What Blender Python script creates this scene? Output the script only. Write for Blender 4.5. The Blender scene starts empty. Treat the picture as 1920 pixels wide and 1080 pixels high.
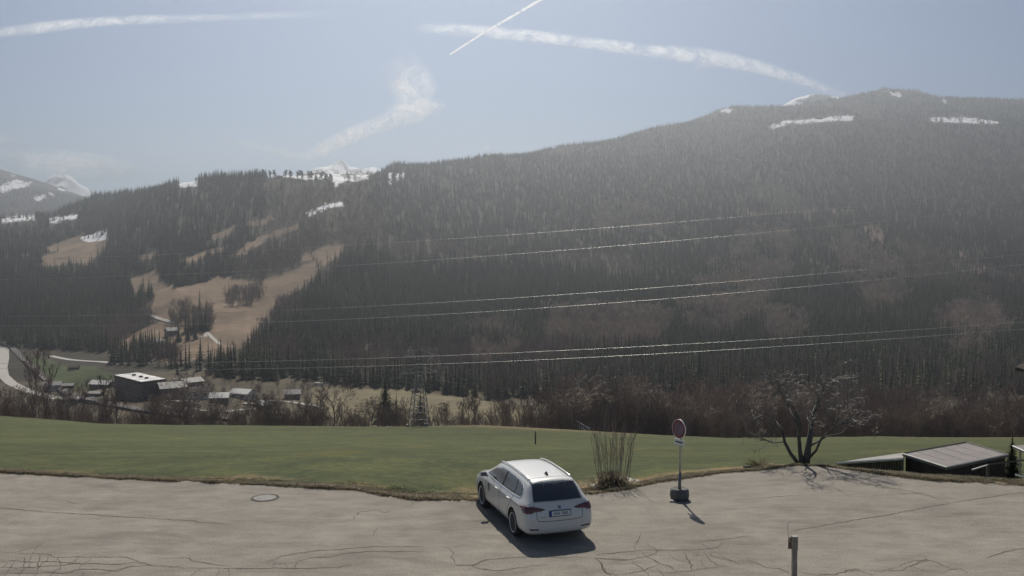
import bpy, bmesh, math, random
import numpy as np
from mathutils import Vector, Matrix, Euler
from mathutils.bvhtree import BVHTree
R = math.radians
rnd = random.Random(7)
nrg = np.random.default_rng(11)
scene = bpy.context.scene
COL = scene.collection

# ------------------------------------------------------------------ camera, sky, sun, exposure
F = 1700.0; CH = 7.1; TH = R(2.36)
cam_d = bpy.data.cameras.new('camera'); cam = bpy.data.objects.new('camera', cam_d); COL.objects.link(cam)
cam_d.sensor_width = 36; cam_d.lens = F / 1920 * 36; cam_d.clip_start = 0.1; cam_d.clip_end = 300000
cam.location = (0, 0, CH); cam.rotation_euler = (R(90) - TH, 0, 0)
scene.camera = cam
SUN_EL, SUN_AZ = R(45.5), R(-3.5)
world = bpy.data.worlds.new('World'); scene.world = world; world.use_nodes = True
wn = world.node_tree.nodes; wl = world.node_tree.links; wn.clear()
wo = wn.new('ShaderNodeOutputWorld'); wb = wn.new('ShaderNodeBackground'); sk = wn.new('ShaderNodeTexSky')
sk.sky_type = 'NISHITA'; sk.sun_disc = False; sk.sun_elevation = SUN_EL; sk.sun_rotation = SUN_AZ
sk.altitude = 2000; sk.air_density = 1.0; sk.dust_density = 0.05; sk.ozone_density = 4.5
wb.inputs['Strength'].default_value = 0.052
wl.new(sk.outputs[0], wb.inputs['Color']); wl.new(wb.outputs[0], wo.inputs['Surface'])
sd = bpy.data.lights.new('sun', 'SUN'); sun = bpy.data.objects.new('sun', sd); COL.objects.link(sun)
sd.energy = 4.8; sd.angle = R(0.53); sd.color = (1.0, 0.93, 0.82)
sdir = Vector((math.sin(SUN_AZ) * math.cos(SUN_EL), math.cos(SUN_AZ) * math.cos(SUN_EL), math.sin(SUN_EL)))
sun.rotation_euler = (-sdir).to_track_quat('-Z', 'Y').to_euler()
sun.location = (0, 20, 60)
scene.view_settings.view_transform = 'Standard'; scene.view_settings.look = 'None'
scene.view_settings.exposure = 0.04; scene.view_settings.gamma = 1
scene.view_settings.use_curve_mapping = False
scene.cycles.max_bounces = 6; scene.cycles.transparent_max_bounces = 16; scene.cycles.volume_bounces = 0
HAZE = (1.65e-4, 0.72)

# ------------------------------------------------------------------ helpers
def tz(y):
    ry = (540 - y) / F
    return (ry * math.cos(TH) - math.sin(TH)) / (math.cos(TH) + ry * math.sin(TH))
def px_u(x, y):
    ry = (540 - y) / F
    return ((x - 960) / F) / (math.cos(TH) + ry * math.sin(TH))
def at(x, y, Y):                       # world point seen at photo pixel (x, y), at depth Y
    return Vector((px_u(x, y) * Y, Y, CH + Y * tz(y)))
def onz(x, y, z=0.0):                  # where the pixel's ray meets height z
    return at(x, y, (z - CH) / tz(y))
def to_px(X, Y, Z):                    # arrays ok
    f = Y * math.cos(TH) - (Z - CH) * math.sin(TH)
    v = Y * math.sin(TH) + (Z - CH) * math.cos(TH)
    return 960 + F * X / f, 540 - F * v / f

def tag(o, label=None, cat=None, group=None, kind=None):
    if label: o['label'] = label
    if cat: o['category'] = cat
    if group: o['group'] = group
    if kind: o['kind'] = kind
    return o
def empty(name, loc=(0, 0, 0), rz=0):
    o = bpy.data.objects.new(name, None); o.location = loc; o.rotation_euler = (0, 0, rz)
    o.empty_display_size = 0.2; COL.objects.link(o); return o
def link(name, me, mats, parent=None, smooth=False):
    for m in (mats if isinstance(mats, (list, tuple)) else [mats]): me.materials.append(m)
    if smooth: me.polygons.foreach_set('use_smooth', [True] * len(me.polygons))
    o = bpy.data.objects.new(name, me); COL.objects.link(o)
    if parent: o.parent = parent
    return o
class MB:
    def __init__(s): s.v = []; s.f = []
    def add(s, vs, fs):
        n = len(s.v); s.v += [tuple(v) for v in vs]; s.f += [tuple(i + n for i in f) for f in fs]
    def box(s, c, size, rot=None):
        x, y, z = [a / 2 for a in size]
        vs = [Vector(p) for p in ((-x,-y,-z),(x,-y,-z),(x,y,-z),(-x,y,-z),(-x,-y,z),(x,-y,z),(x,y,z),(-x,y,z))]
        if rot is not None: vs = [rot @ v for v in vs]
        s.add([v + Vector(c) for v in vs], [(0,3,2,1),(4,5,6,7),(0,1,5,4),(1,2,6,5),(2,3,7,6),(3,0,4,7)])
    def tube(s, pts, rad, n=6, cap=True):
        pts = [Vector(p) for p in pts]
        if not isinstance(rad, (list, tuple)): rad = [rad] * len(pts)
        base = len(s.v); up = Vector((0, 0, 1))
        for i, p in enumerate(pts):
            d = (pts[min(i+1, len(pts)-1)] - pts[max(i-1, 0)]).normalized()
            a = d.cross(up)
            if a.length < 1e-3: a = d.cross(Vector((1, 0, 0)))
            a.normalize(); b = a.cross(d)
            for k in range(n):
                t = 2 * math.pi * k / n
                s.v.append(tuple(p + rad[i] * (math.cos(t) * a + math.sin(t) * b)))
        for i in range(len(pts) - 1):
            for k in range(n):
                a0 = base + i * n + k; a1 = base + i * n + (k + 1) % n
                s.f.append((a0, a1, a1 + n, a0 + n))
        if cap:
            s.f.append(tuple(base + k for k in range(n))[::-1]); e = base + (len(pts) - 1) * n
            s.f.append(tuple(e + k for k in range(n)))
    def lathe(s, prof, n=24, M=None, close=True):
        base = len(s.v)
        for r, z in prof:
            for k in range(n):
                t = 2 * math.pi * k / n; p = Vector((r * math.cos(t), r * math.sin(t), z))
                s.v.append(tuple(M @ p if M else p))
        for i in range(len(prof) - 1):
            for k in range(n):
                a0 = base + i * n + k; a1 = base + i * n + (k + 1) % n
                s.f.append((a0, a1, a1 + n, a0 + n))
        if close:
            s.f.append(tuple(base + k for k in range(n))[::-1]); e = base + (len(prof) - 1) * n
            s.f.append(tuple(e + k for k in range(n)))
    def prism(s, poly, z0, z1):
        n = len(poly); s.add([(p[0], p[1], z0 if len(p) < 3 else z0 + p[2]) for p in poly] + [(p[0], p[1], z1 if len(p) < 3 else z1 + p[2]) for p in poly],
              [tuple(range(n))[::-1], tuple(range(n, 2*n))] + [(i, (i+1) % n, n + (i+1) % n, n + i) for i in range(n)])
    def mesh(s, name):
        me = bpy.data.meshes.new(name); me.from_pydata(s.v, [], s.f); me.update(); return me
    def build(s, name, mat, parent=None, smooth=False): return link(name, s.mesh(name), mat, parent, smooth)

def mat(name, col, rough=0.8, var=0.25, scale=8.0, bump=0.0, metal=0.0, spec=0.5, hue=None, trans=0.0, coat=0.0, detail=6, obj_rand=0.0, vcol=None, bscale=None):
    m = bpy.data.materials.new(name); m.use_nodes = True; nt = m.node_tree; n = nt.nodes; l = nt.links
    b = n['Principled BSDF']; b.inputs['Roughness'].default_value = rough; b.inputs['Metallic'].default_value = metal
    b.inputs['Specular IOR Level'].default_value = spec
    if coat: b.inputs['Coat Weight'].default_value = coat; b.inputs['Coat Roughness'].default_value = 0.05
    tc = n.new('ShaderNodeTexCoord'); nz = n.new('ShaderNodeTexNoise'); nz.inputs['Scale'].default_value = scale; nz.inputs['Detail'].default_value = detail
    l.new(tc.outputs['Object'], nz.inputs['Vector'])
    mx = n.new('ShaderNodeMix'); mx.data_type = 'RGBA'
    c2 = hue if hue else tuple(min(1, c * (1 + var)) for c in col)
    c1 = tuple(c * (1 - var) for c in col)
    rp = n.new('ShaderNodeMapRange'); rp.inputs[1].default_value = 0.32; rp.inputs[2].default_value = 0.68
    l.new(nz.outputs['Fac'], rp.inputs[0]); l.new(rp.outputs[0], mx.inputs[0])
    mx.inputs[6].default_value = (*c1, 1); mx.inputs[7].default_value = (*c2, 1)
    out = mx.outputs[2]
    if vcol:
        at_ = n.new('ShaderNodeAttribute'); at_.attribute_name = vcol
        m2 = n.new('ShaderNodeMix'); m2.data_type = 'RGBA'; m2.blend_type = 'MULTIPLY'; m2.inputs[0].default_value = 1
        l.new(out, m2.inputs[6]); l.new(at_.outputs['Color'], m2.inputs[7]); out = m2.outputs[2]
    if obj_rand:
        oi = n.new('ShaderNodeObjectInfo'); hs = n.new('ShaderNodeHueSaturation')
        r1 = n.new('ShaderNodeMapRange'); r1.inputs[3].default_value = 1 - obj_rand; r1.inputs[4].default_value = 1 + obj_rand
        l.new(oi.outputs['Random'], r1.inputs[0]); l.new(r1.outputs[0], hs.inputs['Value']); l.new(out, hs.inputs['Color']); out = hs.outputs[0]
    l.new(out, b.inputs['Base Color'])
    if bump:
        bp = n.new('ShaderNodeBump'); bp.inputs['Strength'].default_value = bump; bp.inputs['Distance'].default_value = 0.02
        nb = n.new('ShaderNodeTexNoise'); nb.inputs['Scale'].default_value = bscale or scale * 6; nb.inputs['Detail'].default_value = 4
        l.new(tc.outputs['Object'], nb.inputs['Vector']); l.new(nb.outputs['Fac'], bp.inputs['Height']); l.new(bp.outputs[0], b.inputs['Normal'])
    if trans:
        b.inputs['Transmission Weight'].default_value = trans
    return m

M = dict(
    bark=mat('bark', (.13, .115, .10), .9, .35, 9, .5), bark_old=mat('bark_old', (.10, .095, .085), .9, .35, 14, .8),
    twig=mat('twig', (.24, .20, .17), .75, .3, 3, obj_rand=.2), twig_red=mat('twig_red', (.225, .175, .15), .75, .3, 3, obj_rand=.15),
    twig_pale=mat('twig_pale', (.34, .29, .24), .7, .3, 3, obj_rand=.15),
    needle=mat('needle', (.038, .055, .030), .75, .45, 1.2, obj_rand=.3), needle_dark=mat('needle_dark', (.026, .038, .024), .8, .4, 1.5, obj_rand=.3),
    larch=mat('larch', (.13, .105, .075), .8, .3, 1.2, obj_rand=.3),
    paint=mat('white_paint', (.64, .63, .60), .28, .015, 2, coat=.6), glass=mat('dark_glass', (.045, .046, .05), .10, .1, 2, spec=.8, coat=.5),
    rubber=mat('rubber', (.035, .034, .033), .8, .3, 12, .3), rim=mat('alloy', (.75, .75, .74), .4, .1, 10, metal=.15),
    chrome=mat('chrome', (.85, .85, .85), .25, .03, 5, metal=.4), black=mat('black_plastic', (.03, .03, .032), .5, .2, 10),
    lamp_red=mat('lamp_red', (.13, .04, .036), .15, .15, 20, coat=.6), lamp_dark=mat('lamp_smoked', (.10, .035, .035), .15, .1, 20, coat=.6),
    plate=mat('plate_white', (.72, .72, .68), .4, .03, 5), blue=mat('plate_blue', (.02, .06, .35), .4, .05, 5),
    steel=mat('galvanised', (.42, .42, .41), .45, .15, 14, metal=.7), steel_dark=mat('weathered_steel', (.20, .20, .195), .6, .25, 1.5, metal=.35),
    sign_red=mat('sign_red', (.22, .05, .055), .45, .15, 6), sign_mid=mat('sign_centre', (.20, .13, .17), .45, .2, 6),
    white=mat('white_enamel', (.75, .74, .72), .4, .06, 8), concrete=mat('concrete', (.33, .32, .30), .9, .2, 7, .6),
    wood=mat('grey_wood', (.17, .145, .12), .85, .35, 6, .5), wood_dark=mat('dark_boards', (.075, .052, .045), .8, .35, 3, .4, obj_rand=.15),
    roof=mat('felt_roof', (.21, .19, .185), .85, .12, 1.3, .25), roof_grey=mat('grey_roof', (.22, .21, .20), .7, .15, .8, .2),
    fascia=mat('pale_fascia', (.62, .60, .56), .5, .1, 3), plaster=mat('plaster', (.62, .59, .53), .85, .12, .8),
    brown_wall=mat('brown_cladding', (.19, .155, .13), .85, .3, .6), snow=mat('snow', (.86, .87, .90), .6, .08, .05),
    road=mat('road_gravel', (.34, .32, .29), .9, .12, .5), ballast=mat('ballast', (.085, .075, .07), .95, .25, .6),
    iron=mat('cast_iron', (.16, .15, .14), .6, .35, 25, .6, metal=.3), stone=mat('pale_stone', (.50, .48, .44), .85, .25, 8, .6),
    crack=mat('crack_filling', (.075, .068, .06), .95, .4, 6), wire=mat('aluminium_wire', (.45, .45, .44), .42, .03, 1, metal=1),
    drygrass=mat('dry_grass', (.27, .225, .14), .85, .3, 2, obj_rand=.25), meadowblade=mat('meadow_blades', (.10, .135, .055), .9, .3, 2, spec=.15, obj_rand=.2), greengrass=mat('green_blades', (.085, .12, .045), .8, .3, 2, obj_rand=.25),
    glazing=mat('window_glass', (.03, .035, .04), .1, .1, 2), rust=mat('rust_brown', (.20, .15, .11), .85, .3, 8),
)
def stand_variation(m, amt=.45, hue=(1.35, 1.05, .85)):
    nt = m.node_tree; n = nt.nodes; l = nt.links; b = n['Principled BSDF']; src = b.inputs['Base Color'].links[0].from_socket; b.inputs['Specular IOR Level'].default_value = .08
    g = n.new('ShaderNodeNewGeometry'); out = src
    for sc, a in ((.0035, amt), (.016, amt * .7)):
        t = n.new('ShaderNodeTexNoise'); t.inputs['Scale'].default_value = sc; t.inputs['Detail'].default_value = 4; l.new(g.outputs['Position'], t.inputs['Vector'])
        r = n.new('ShaderNodeMapRange'); r.inputs[1].default_value = .35; r.inputs[2].default_value = .65; l.new(t.outputs['Fac'], r.inputs[0])
        mx = n.new('ShaderNodeMix'); mx.data_type = 'RGBA'; mx.inputs[6].default_value = (1 - a, 1 - a, 1 - a, 1); mx.inputs[7].default_value = (*[1 + a * (h - .5) for h in hue], 1); l.new(r.outputs[0], mx.inputs[0])
        m2 = n.new('ShaderNodeMix'); m2.data_type = 'RGBA'; m2.blend_type = 'MULTIPLY'; m2.inputs[0].default_value = 1; l.new(out, m2.inputs[6]); l.new(mx.outputs[2], m2.inputs[7]); out = m2.outputs[2]
    l.new(out, b.inputs['Base Color'])
for k in ('needle', 'needle_dark', 'larch'): stand_variation(M[k], .6, (1.7, 1.4, 1.15))
for k in ('twig', 'twig_red', 'twig_pale'): stand_variation(M[k], .2)
# asphalt: worn, sandy, with patches and stains
def asphalt():
    m = mat('worn_asphalt', (.232, .210, .176), .93, .13, .35, .5, detail=10, bscale=60)
    nt = m.node_tree; n = nt.nodes; l = nt.links; b = n['Principled BSDF']
    src = b.inputs['Base Color'].links[0].from_socket; tc = [x for x in n if x.type == 'TEX_COORD'][0]
    g = n.new('ShaderNodeTexNoise'); g.inputs['Scale'].default_value = 28; g.inputs['Detail'].default_value = 3
    s = n.new('ShaderNodeTexNoise'); s.inputs['Scale'].default_value = .9; s.inputs['Detail'].default_value = 9; s.inputs['Distortion'].default_value = .8
    mp = n.new('ShaderNodeMapping'); mp.inputs['Scale'].default_value = (.45, 1, 1); l.new(tc.outputs['Object'], mp.inputs[0])
    l.new(tc.outputs['Object'], g.inputs['Vector']); l.new(mp.outputs[0], s.inputs['Vector'])
    def layer(tex, lo, hi, a, bb, src):
        r = n.new('ShaderNodeMapRange'); r.inputs[1].default_value = lo; r.inputs[2].default_value = hi; r.inputs[3].default_value = a; r.inputs[4].default_value = bb
        l.new(tex.outputs['Fac'], r.inputs[0]); mm = n.new('ShaderNodeMix'); mm.data_type = 'RGBA'; mm.blend_type = 'MULTIPLY'; mm.inputs[0].default_value = 1
        l.new(src, mm.inputs[6]); l.new(r.outputs[0], mm.inputs[7]); return mm.outputs[2]
    md_ = n.new('ShaderNodeTexNoise'); md_.inputs['Scale'].default_value = 2.2; md_.inputs['Detail'].default_value = 12; md_.inputs['Roughness'].default_value = .72; l.new(mp.outputs[0], md_.inputs['Vector'])
    out = layer(g, .3, .7, .68, 1.25, src); out = layer(md_, .35, .65, .78, 1.18, out); out = layer(s, .56, .72, 1.0, .72, out)
    l.new(out, b.inputs['Base Color']); return m
M['asphalt'] = asphalt()

# ------------------------------------------------------------------ terrain
EDGE = [(-1500, 868), (-300, 880), (0, 885), (200, 897), (400, 905), (600, 915), (660, 918), (700, 925), (780, 937), (900, 938), (1040, 934), (1110, 926), (1180, 917),
        (1240, 903), (1340, 889), (1430, 881), (1500, 872), (1560, 875), (1640, 886), (1740, 899), (1920, 910), (2300, 925), (3600, 930)]
EX = [e[0] for e in EDGE]; EY = [e[1] for e in EDGE]
COLS = {
 -900: [(45,848),(80,828),(140,812),(285,775),(330,790),(450,775),(1000,645),(1500,520),(2600,400),(3500,420),(5600,310),(7000,330)],
 0: [(45,850),(80,829),(140,812),(285,780),(330,797),(450,785),(600,745),(1000,648),(1300,560),(1700,470),(2200,420),(2600,407),(3500,430),(5600,315),(7000,340)],
 100: [(45,850),(80,830),(140,814),(285,787),(330,802),(450,788),(600,748),(950,655),(1250,570),(1700,475),(2200,420),(2600,404),(3500,430),(5600,345),(7000,370)],
 180: [(45,851),(80,831),(140,815),(285,794),(330,806),(450,762),(600,728),(900,663),(1200,580),(1700,470),(2200,400),(2600,368),(3500,400),(5600,374),(7000,400)],
 330: [(45,852),(80,833),(140,817),(285,797),(330,808),(420,768),(520,734),(700,692),(900,640),(1100,560),(1300,512),(1600,430),(1900,368),(2100,342),(3000,370),(5600,400),(7000,430)],
 400: [(45,852),(80,834),(140,818),(285,797),(330,808),(420,774),(520,738),(700,690),(900,630),(1100,565),(1300,515),(1600,430),(1900,355),(2050,334),(3000,370),(5600,400),(7000,430)],
 480: [(45,853),(80,835),(140,818),(285,798),(330,808),(420,790),(520,752),(700,690),(900,635),(1100,575),(1350,500),(1650,430),(1900,348),(2000,332),(3000,360),(5600,400),(7000,430)],
 600: [(45,856),(80,837),(140,819),(285,799),(330,808),(420,793),(560,745),(650,728),(760,690),(950,620),(1200,530),(1500,450),(1850,365),(2050,333),(2300,327),(3000,340),(5600,400),(7000,430)],
 700: [(45,858),(80,838),(140,820),(285,800),(330,810),(420,796),(560,750),(650,732),(780,690),(1000,615),(1300,520),(1600,445),(2000,365),(2350,326),(3000,335),(5600,400),(7000,430)],
 740: [(45,860),(80,839),(140,820),(285,800),(330,810),(420,797),(560,752),(650,735),(800,695),(1000,620),(1400,520),(1900,420),(2400,340),(2800,307),(3600,330),(5600,400),(7000,430)],
 900: [(45,862),(80,840),(140,822),(285,797),(330,812),(420,797),(520,765),(640,745),(800,700),(1000,640),(1500,520),(2200,405),(2700,330),(3100,294),(4000,320),(5600,400),(7000,430)],
 1080: [(45,862),(80,842),(140,826),(285,806),(330,818),(420,800),(500,778),(650,735),(1000,640),(1500,525),(2300,400),(3000,310),(3500,272),(4200,300),(5600,380),(7000,430)],
 1250: [(45,862),(80,843),(140,830),(285,816),(330,826),(450,800),(600,750),(1000,640),(1500,528),(2500,380),(3300,280),(3800,232),(4500,260),(5600,380),(7000,430)],
 1370: [(45,862),(80,845),(140,832),(285,821),(330,828),(450,802),(600,750),(1000,640),(1500,530),(2500,382),(3400,280),(4100,199),(4900,250),(5600,300),(7000,430)],
 1480: [(45,860),(80,843),(140,831),(285,820),(330,828),(450,800),(600,750),(1000,640),(1500,530),(2500,385),(3400,250),(3700,224),(4200,202),(4900,240),(5600,300),(7000,400)],
 1560: [(36,885),(50,861),(80,844),(140,831),(285,819),(330,828),(450,800),(600,750),(1000,640),(1500,530),(2500,385),(3400,245),(3700,219),(4300,188),(4900,230),(5600,300),(7000,400)],
 1650: [(31,895),(36,895),(50,866),(80,844),(140,831),(285,818),(330,828),(450,800),(600,750),(1000,640),(1500,530),(2500,385),(3500,240),(4500,168),(5200,210),(5600,260),(7000,400)],
 1605: [(33,889),(36,890),(50,864),(80,844),(140,831),(285,819),(330,828),(450,800),(600,750),(1000,640),(1500,530),(2500,385),(3450,238),(3700,222),(4400,179),(4900,220),(5600,280),(7000,400)],
 1705: [(31,900),(36,899),(50,867),(80,844),(140,832),(285,819),(330,828),(440,800),(560,760),(1000,640),(1500,530),(2500,385),(3500,239),(4500,171),(5200,215),(7000,400)],
 1760: [(31,906),(36,902),(50,868),(80,844),(140,832),(285,820),(330,828),(430,800),(520,768),(700,725),(1000,640),(1500,530),(2500,385),(3450,238),(3700,224),(4500,182),(5200,220),(7000,400)],
 1920: [(31,915),(36,906),(50,872),(80,846),(140,832),(285,820),(330,826),(400,800),(500,765),(700,720),(1000,640),(1500,530),(2500,385),(3450,240),(3700,228),(4500,188),(5200,220),(7000,400)],
 3000: [(31,915),(36,906),(50,872),(80,846),(140,832),(285,815),(330,820),(400,790),(500,755),(700,700),(1000,620),(1500,510),(2500,365),(3700,210),(4500,170),(5200,220),(7000,400)],
}
CX = sorted(COLS)
def tzv(y):
    ry = (540 - y) / F; return (ry * math.cos(TH) - math.sin(TH)) / (math.cos(TH) + ry * math.sin(TH))
# smooth value noise
_perm = nrg.random((256, 256))
def vnoise(x, y):
    xi = np.floor(x).astype(int); yi = np.floor(y).astype(int); fx = x - xi; fy = y - yi
    fx = fx * fx * (3 - 2 * fx); fy = fy * fy * (3 - 2 * fy)
    g = lambda a, b: _perm[a & 255, b & 255]
    return (g(xi, yi) * (1 - fx) + g(xi + 1, yi) * fx) * (1 - fy) + (g(xi, yi + 1) * (1 - fx) + g(xi + 1, yi + 1) * fx) * fy - .5
def fbm(x, y, o=4):
    s = 0; a = 1
    for k in range(o): s = s + a * vnoise(x * 2 ** k + 17 * k, y * 2 ** k + 31 * k); a *= .5
    return s
def edge_Y(u):
    x = 960 + F * u; ye = np.interp(x, EX, EY); return -CH / tzv(ye)
def ground(X, Y):
    X = np.asarray(X, float); Y = np.asarray(Y, float); X, Y = np.broadcast_arrays(X, Y)
    u = X / Y; x = np.clip(960 + F * u, CX[0], CX[-1]); Ye = edge_Y(u)
    lY = np.log(np.maximum(Y, 5)); zs = []
    for c in CX:
        pts = COLS[c]; zs.append(np.interp(lY, [math.log(p[0]) for p in pts], [p[1] for p in pts]))
    zs = np.array(zs); k = np.clip(np.searchsorted(CX, x) - 1, 0, len(CX) - 2); cx = np.array(CX, float)
    t = np.clip((x - cx[k]) / (cx[k + 1] - cx[k]), 0, 1); t = np.where(cx[k+1] - cx[k] > 60, t, t)
    flat = zs.reshape(len(CX), -1); idx = np.arange(flat.shape[1]); kk = k.reshape(-1); tt = t.reshape(-1)
    y = (flat[kk, idx] * (1 - tt) + flat[kk + 1, idx] * tt).reshape(X.shape)
    z = CH + Y * tzv(y)
    # near the lot edge: join z=0, with a small grassy lip
    first = np.interp(x, CX, [COLS[c][0][0] for c in CX])
    zf = CH + first * tzv(np.interp(x, CX, [COLS[c][0][1] for c in CX]))
    near = np.clip((Y - Ye) / np.maximum(first - Ye, .5), 0, 1)
    z = np.where(Y < first, near * zf, z)
    lip = np.interp(x, [1000, 1560, 1700, 1920], [.015, .03, .15, .17])
    z = z + lip * np.exp(-((Y - Ye - .85) / .6) ** 2) + np.where(Y < Ye + .02, -.05, 0)
    z = z + np.where(Y < 300, .05 * fbm(X / 3, Y / 5, 3) * np.clip((Y - Ye) / 3, 0, 1), 0)
    amp = np.clip((Y - 750) / 900, 0, 1)
    z = z + amp * (15 * fbm(X / 330 + 5, Y / 650 + 2, 4))
    return z
def hit(x, y, y0=290, y1=6500, n=900):            # first terrain point on the pixel's ray
    Ys = np.exp(np.linspace(math.log(y0), math.log(y1), n)); u = px_u(x, y); z = CH + Ys * tz(y)
    g = ground(u * Ys, Ys); k = np.argmax(g >= z)
    Y = float(Ys[k]) if g[k] >= z[k] else float(Ys[-1]); return Vector((u * Y, Y, float(ground(u * Y, Y))))

def inpoly(px, py, poly):
    c = np.zeros(px.shape, bool); n = len(poly)
    for i in range(n):
        x1, y1 = poly[i]; x2, y2 = poly[(i + 1) % n]
        cond = ((y1 > py) != (y2 > py)) & (px < (x2 - x1) * (py - y1) / ((y2 - y1) if y2 != y1 else 1e-9) + x1)
        c ^= cond
    return c
SNOW = [[(-20,408),(66,403),(68,411),(-20,420)], [(92,409),(145,401),(146,409),(92,419)], [(150,446),(200,431),(204,449),(165,456)],
 [(0,350),(25,338),(60,342),(50,350),(20,355),(0,362)], [(105,349),(125,349),(131,358),(110,356)], [(64,371),(88,363),(78,376),(66,378)], [(20,330),(28,329),(27,333)], [(92,362),(104,361),(98,368)],
 [(500,327),(560,328),(640,326),(640,332),(575,337),(545,333),(500,332)], [(620,331),(690,328),(692,334),(668,342),(650,340),(628,351),(625,345)], [(600,322),(720,320),(700,325),(620,327)],
 [(577,401),(600,387),(645,377),(642,385),(612,392),(580,405)], [(335,341),(370,339),(372,348),(338,352)],
 [(1440,238),(1470,227),(1530,222),(1600,216),(1602,226),(1480,231),(1448,241)], [(1742,221),(1800,220),(1850,225),(1886,231),(1850,232),(1790,230),(1744,227)],
 [(1666,169),(1688,174),(1688,182),(1672,179)], [(1766,184),(1774,186),(1773,194),(1768,192)], [(728,325),(735,323),(736,345),(730,345)], [(741,325),(748,324),(747,338),(743,338)], [(753,323),(758,323),(757,335),(754,335)],
 [(1350,205),(1372,203),(1370,210),(1352,211)]]
BROWN = [[(480,530),(560,500),(600,484),(640,455),(655,462),(610,500),(560,545),(520,560),(500,600),(478,612)], [(430,480),(470,452),(520,430),(560,418),(560,426),(500,452),(455,480)], [(330,490),(380,470),(430,458),(425,468),(350,495)], [(240,522),(262,515),(296,503),(300,520),(330,538),(385,528),(415,516),(440,522),(490,528),(566,500),(560,540),(505,548),(486,610),(465,650),(400,668),(330,684),(205,668),(245,628),(300,600),(284,582),(268,560),(246,538)],
 [(75,482),(120,470),(160,455),(205,448),(195,470),(165,500),(140,494),(100,500),(78,496)], [(555,492),(572,474),(637,452),(632,468),(600,484)], [(395,442),(445,419),(432,440),(402,452)],
 [(70,470),(150,440),(165,455),(120,472)], [(255,480),(300,470),(300,480),(262,490)], [(460,420),(505,405),(515,412),(475,428)]]
FLOORB = [[(585,726),(720,728),(820,738),(960,758),(1010,775),(1010,800),(585,796)], [(1790,772),(1860,764),(1960,762),(1960,800),(1800,800)], [(130,738),(205,722),(210,745),(150,750)]]
FLOORG = [[(0,640),(10,652),(55,690),(110,735),(200,722),(212,700),(180,690),(95,678),(40,662)]]
WOOD = [[(315,602),(345,588),(396,592),(400,614),(372,624),(330,627)], [(214,668),(240,650),(290,648),(330,665),(340,690),(205,685)], [(420,560),(470,548),(500,552),(470,572),(430,575)], [(255,560),(285,548),(290,560),(262,572)]]
BARE = [[(1035,600),(1120,588),(1240,592),(1255,655),(1150,668),(1030,658)], [(1285,560),(1330,500),(1390,440),(1480,425),(1490,500),(1420,600),(1340,645),(1280,625)], [(1120,378),(1225,385),(1255,432),(1115,440)], [(1430,590),(1510,600),(1500,655),(1435,650)], [(600,440),(690,420),(700,470),(620,490)], [(1560,430),(1650,470),(1700,560),(1640,600),(1570,520)], [(1750,600),(1850,560),(1900,640),(1780,680)], [(880,620),(960,610),(980,690),(890,700)]]
RIDGES = [[(1500,600),(1506,600),(1440,520),(1436,524)], [(1180,560),(1186,556),(1120,470),(1115,474)], [(1380,640),(1386,636),(1480,690),(1476,694)], [(1640,480),(1646,476),(1600,560),(1595,558)]]
CLEAR = [[(1612,424),(1640,420),(1660,440),(1655,462),(1632,452)], [(1785,470),(1800,470),(1850,500),(1850,525),(1838,520),(1820,495)], [(1400,398),(1600,392),(1600,396),(1400,403)]]

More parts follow.
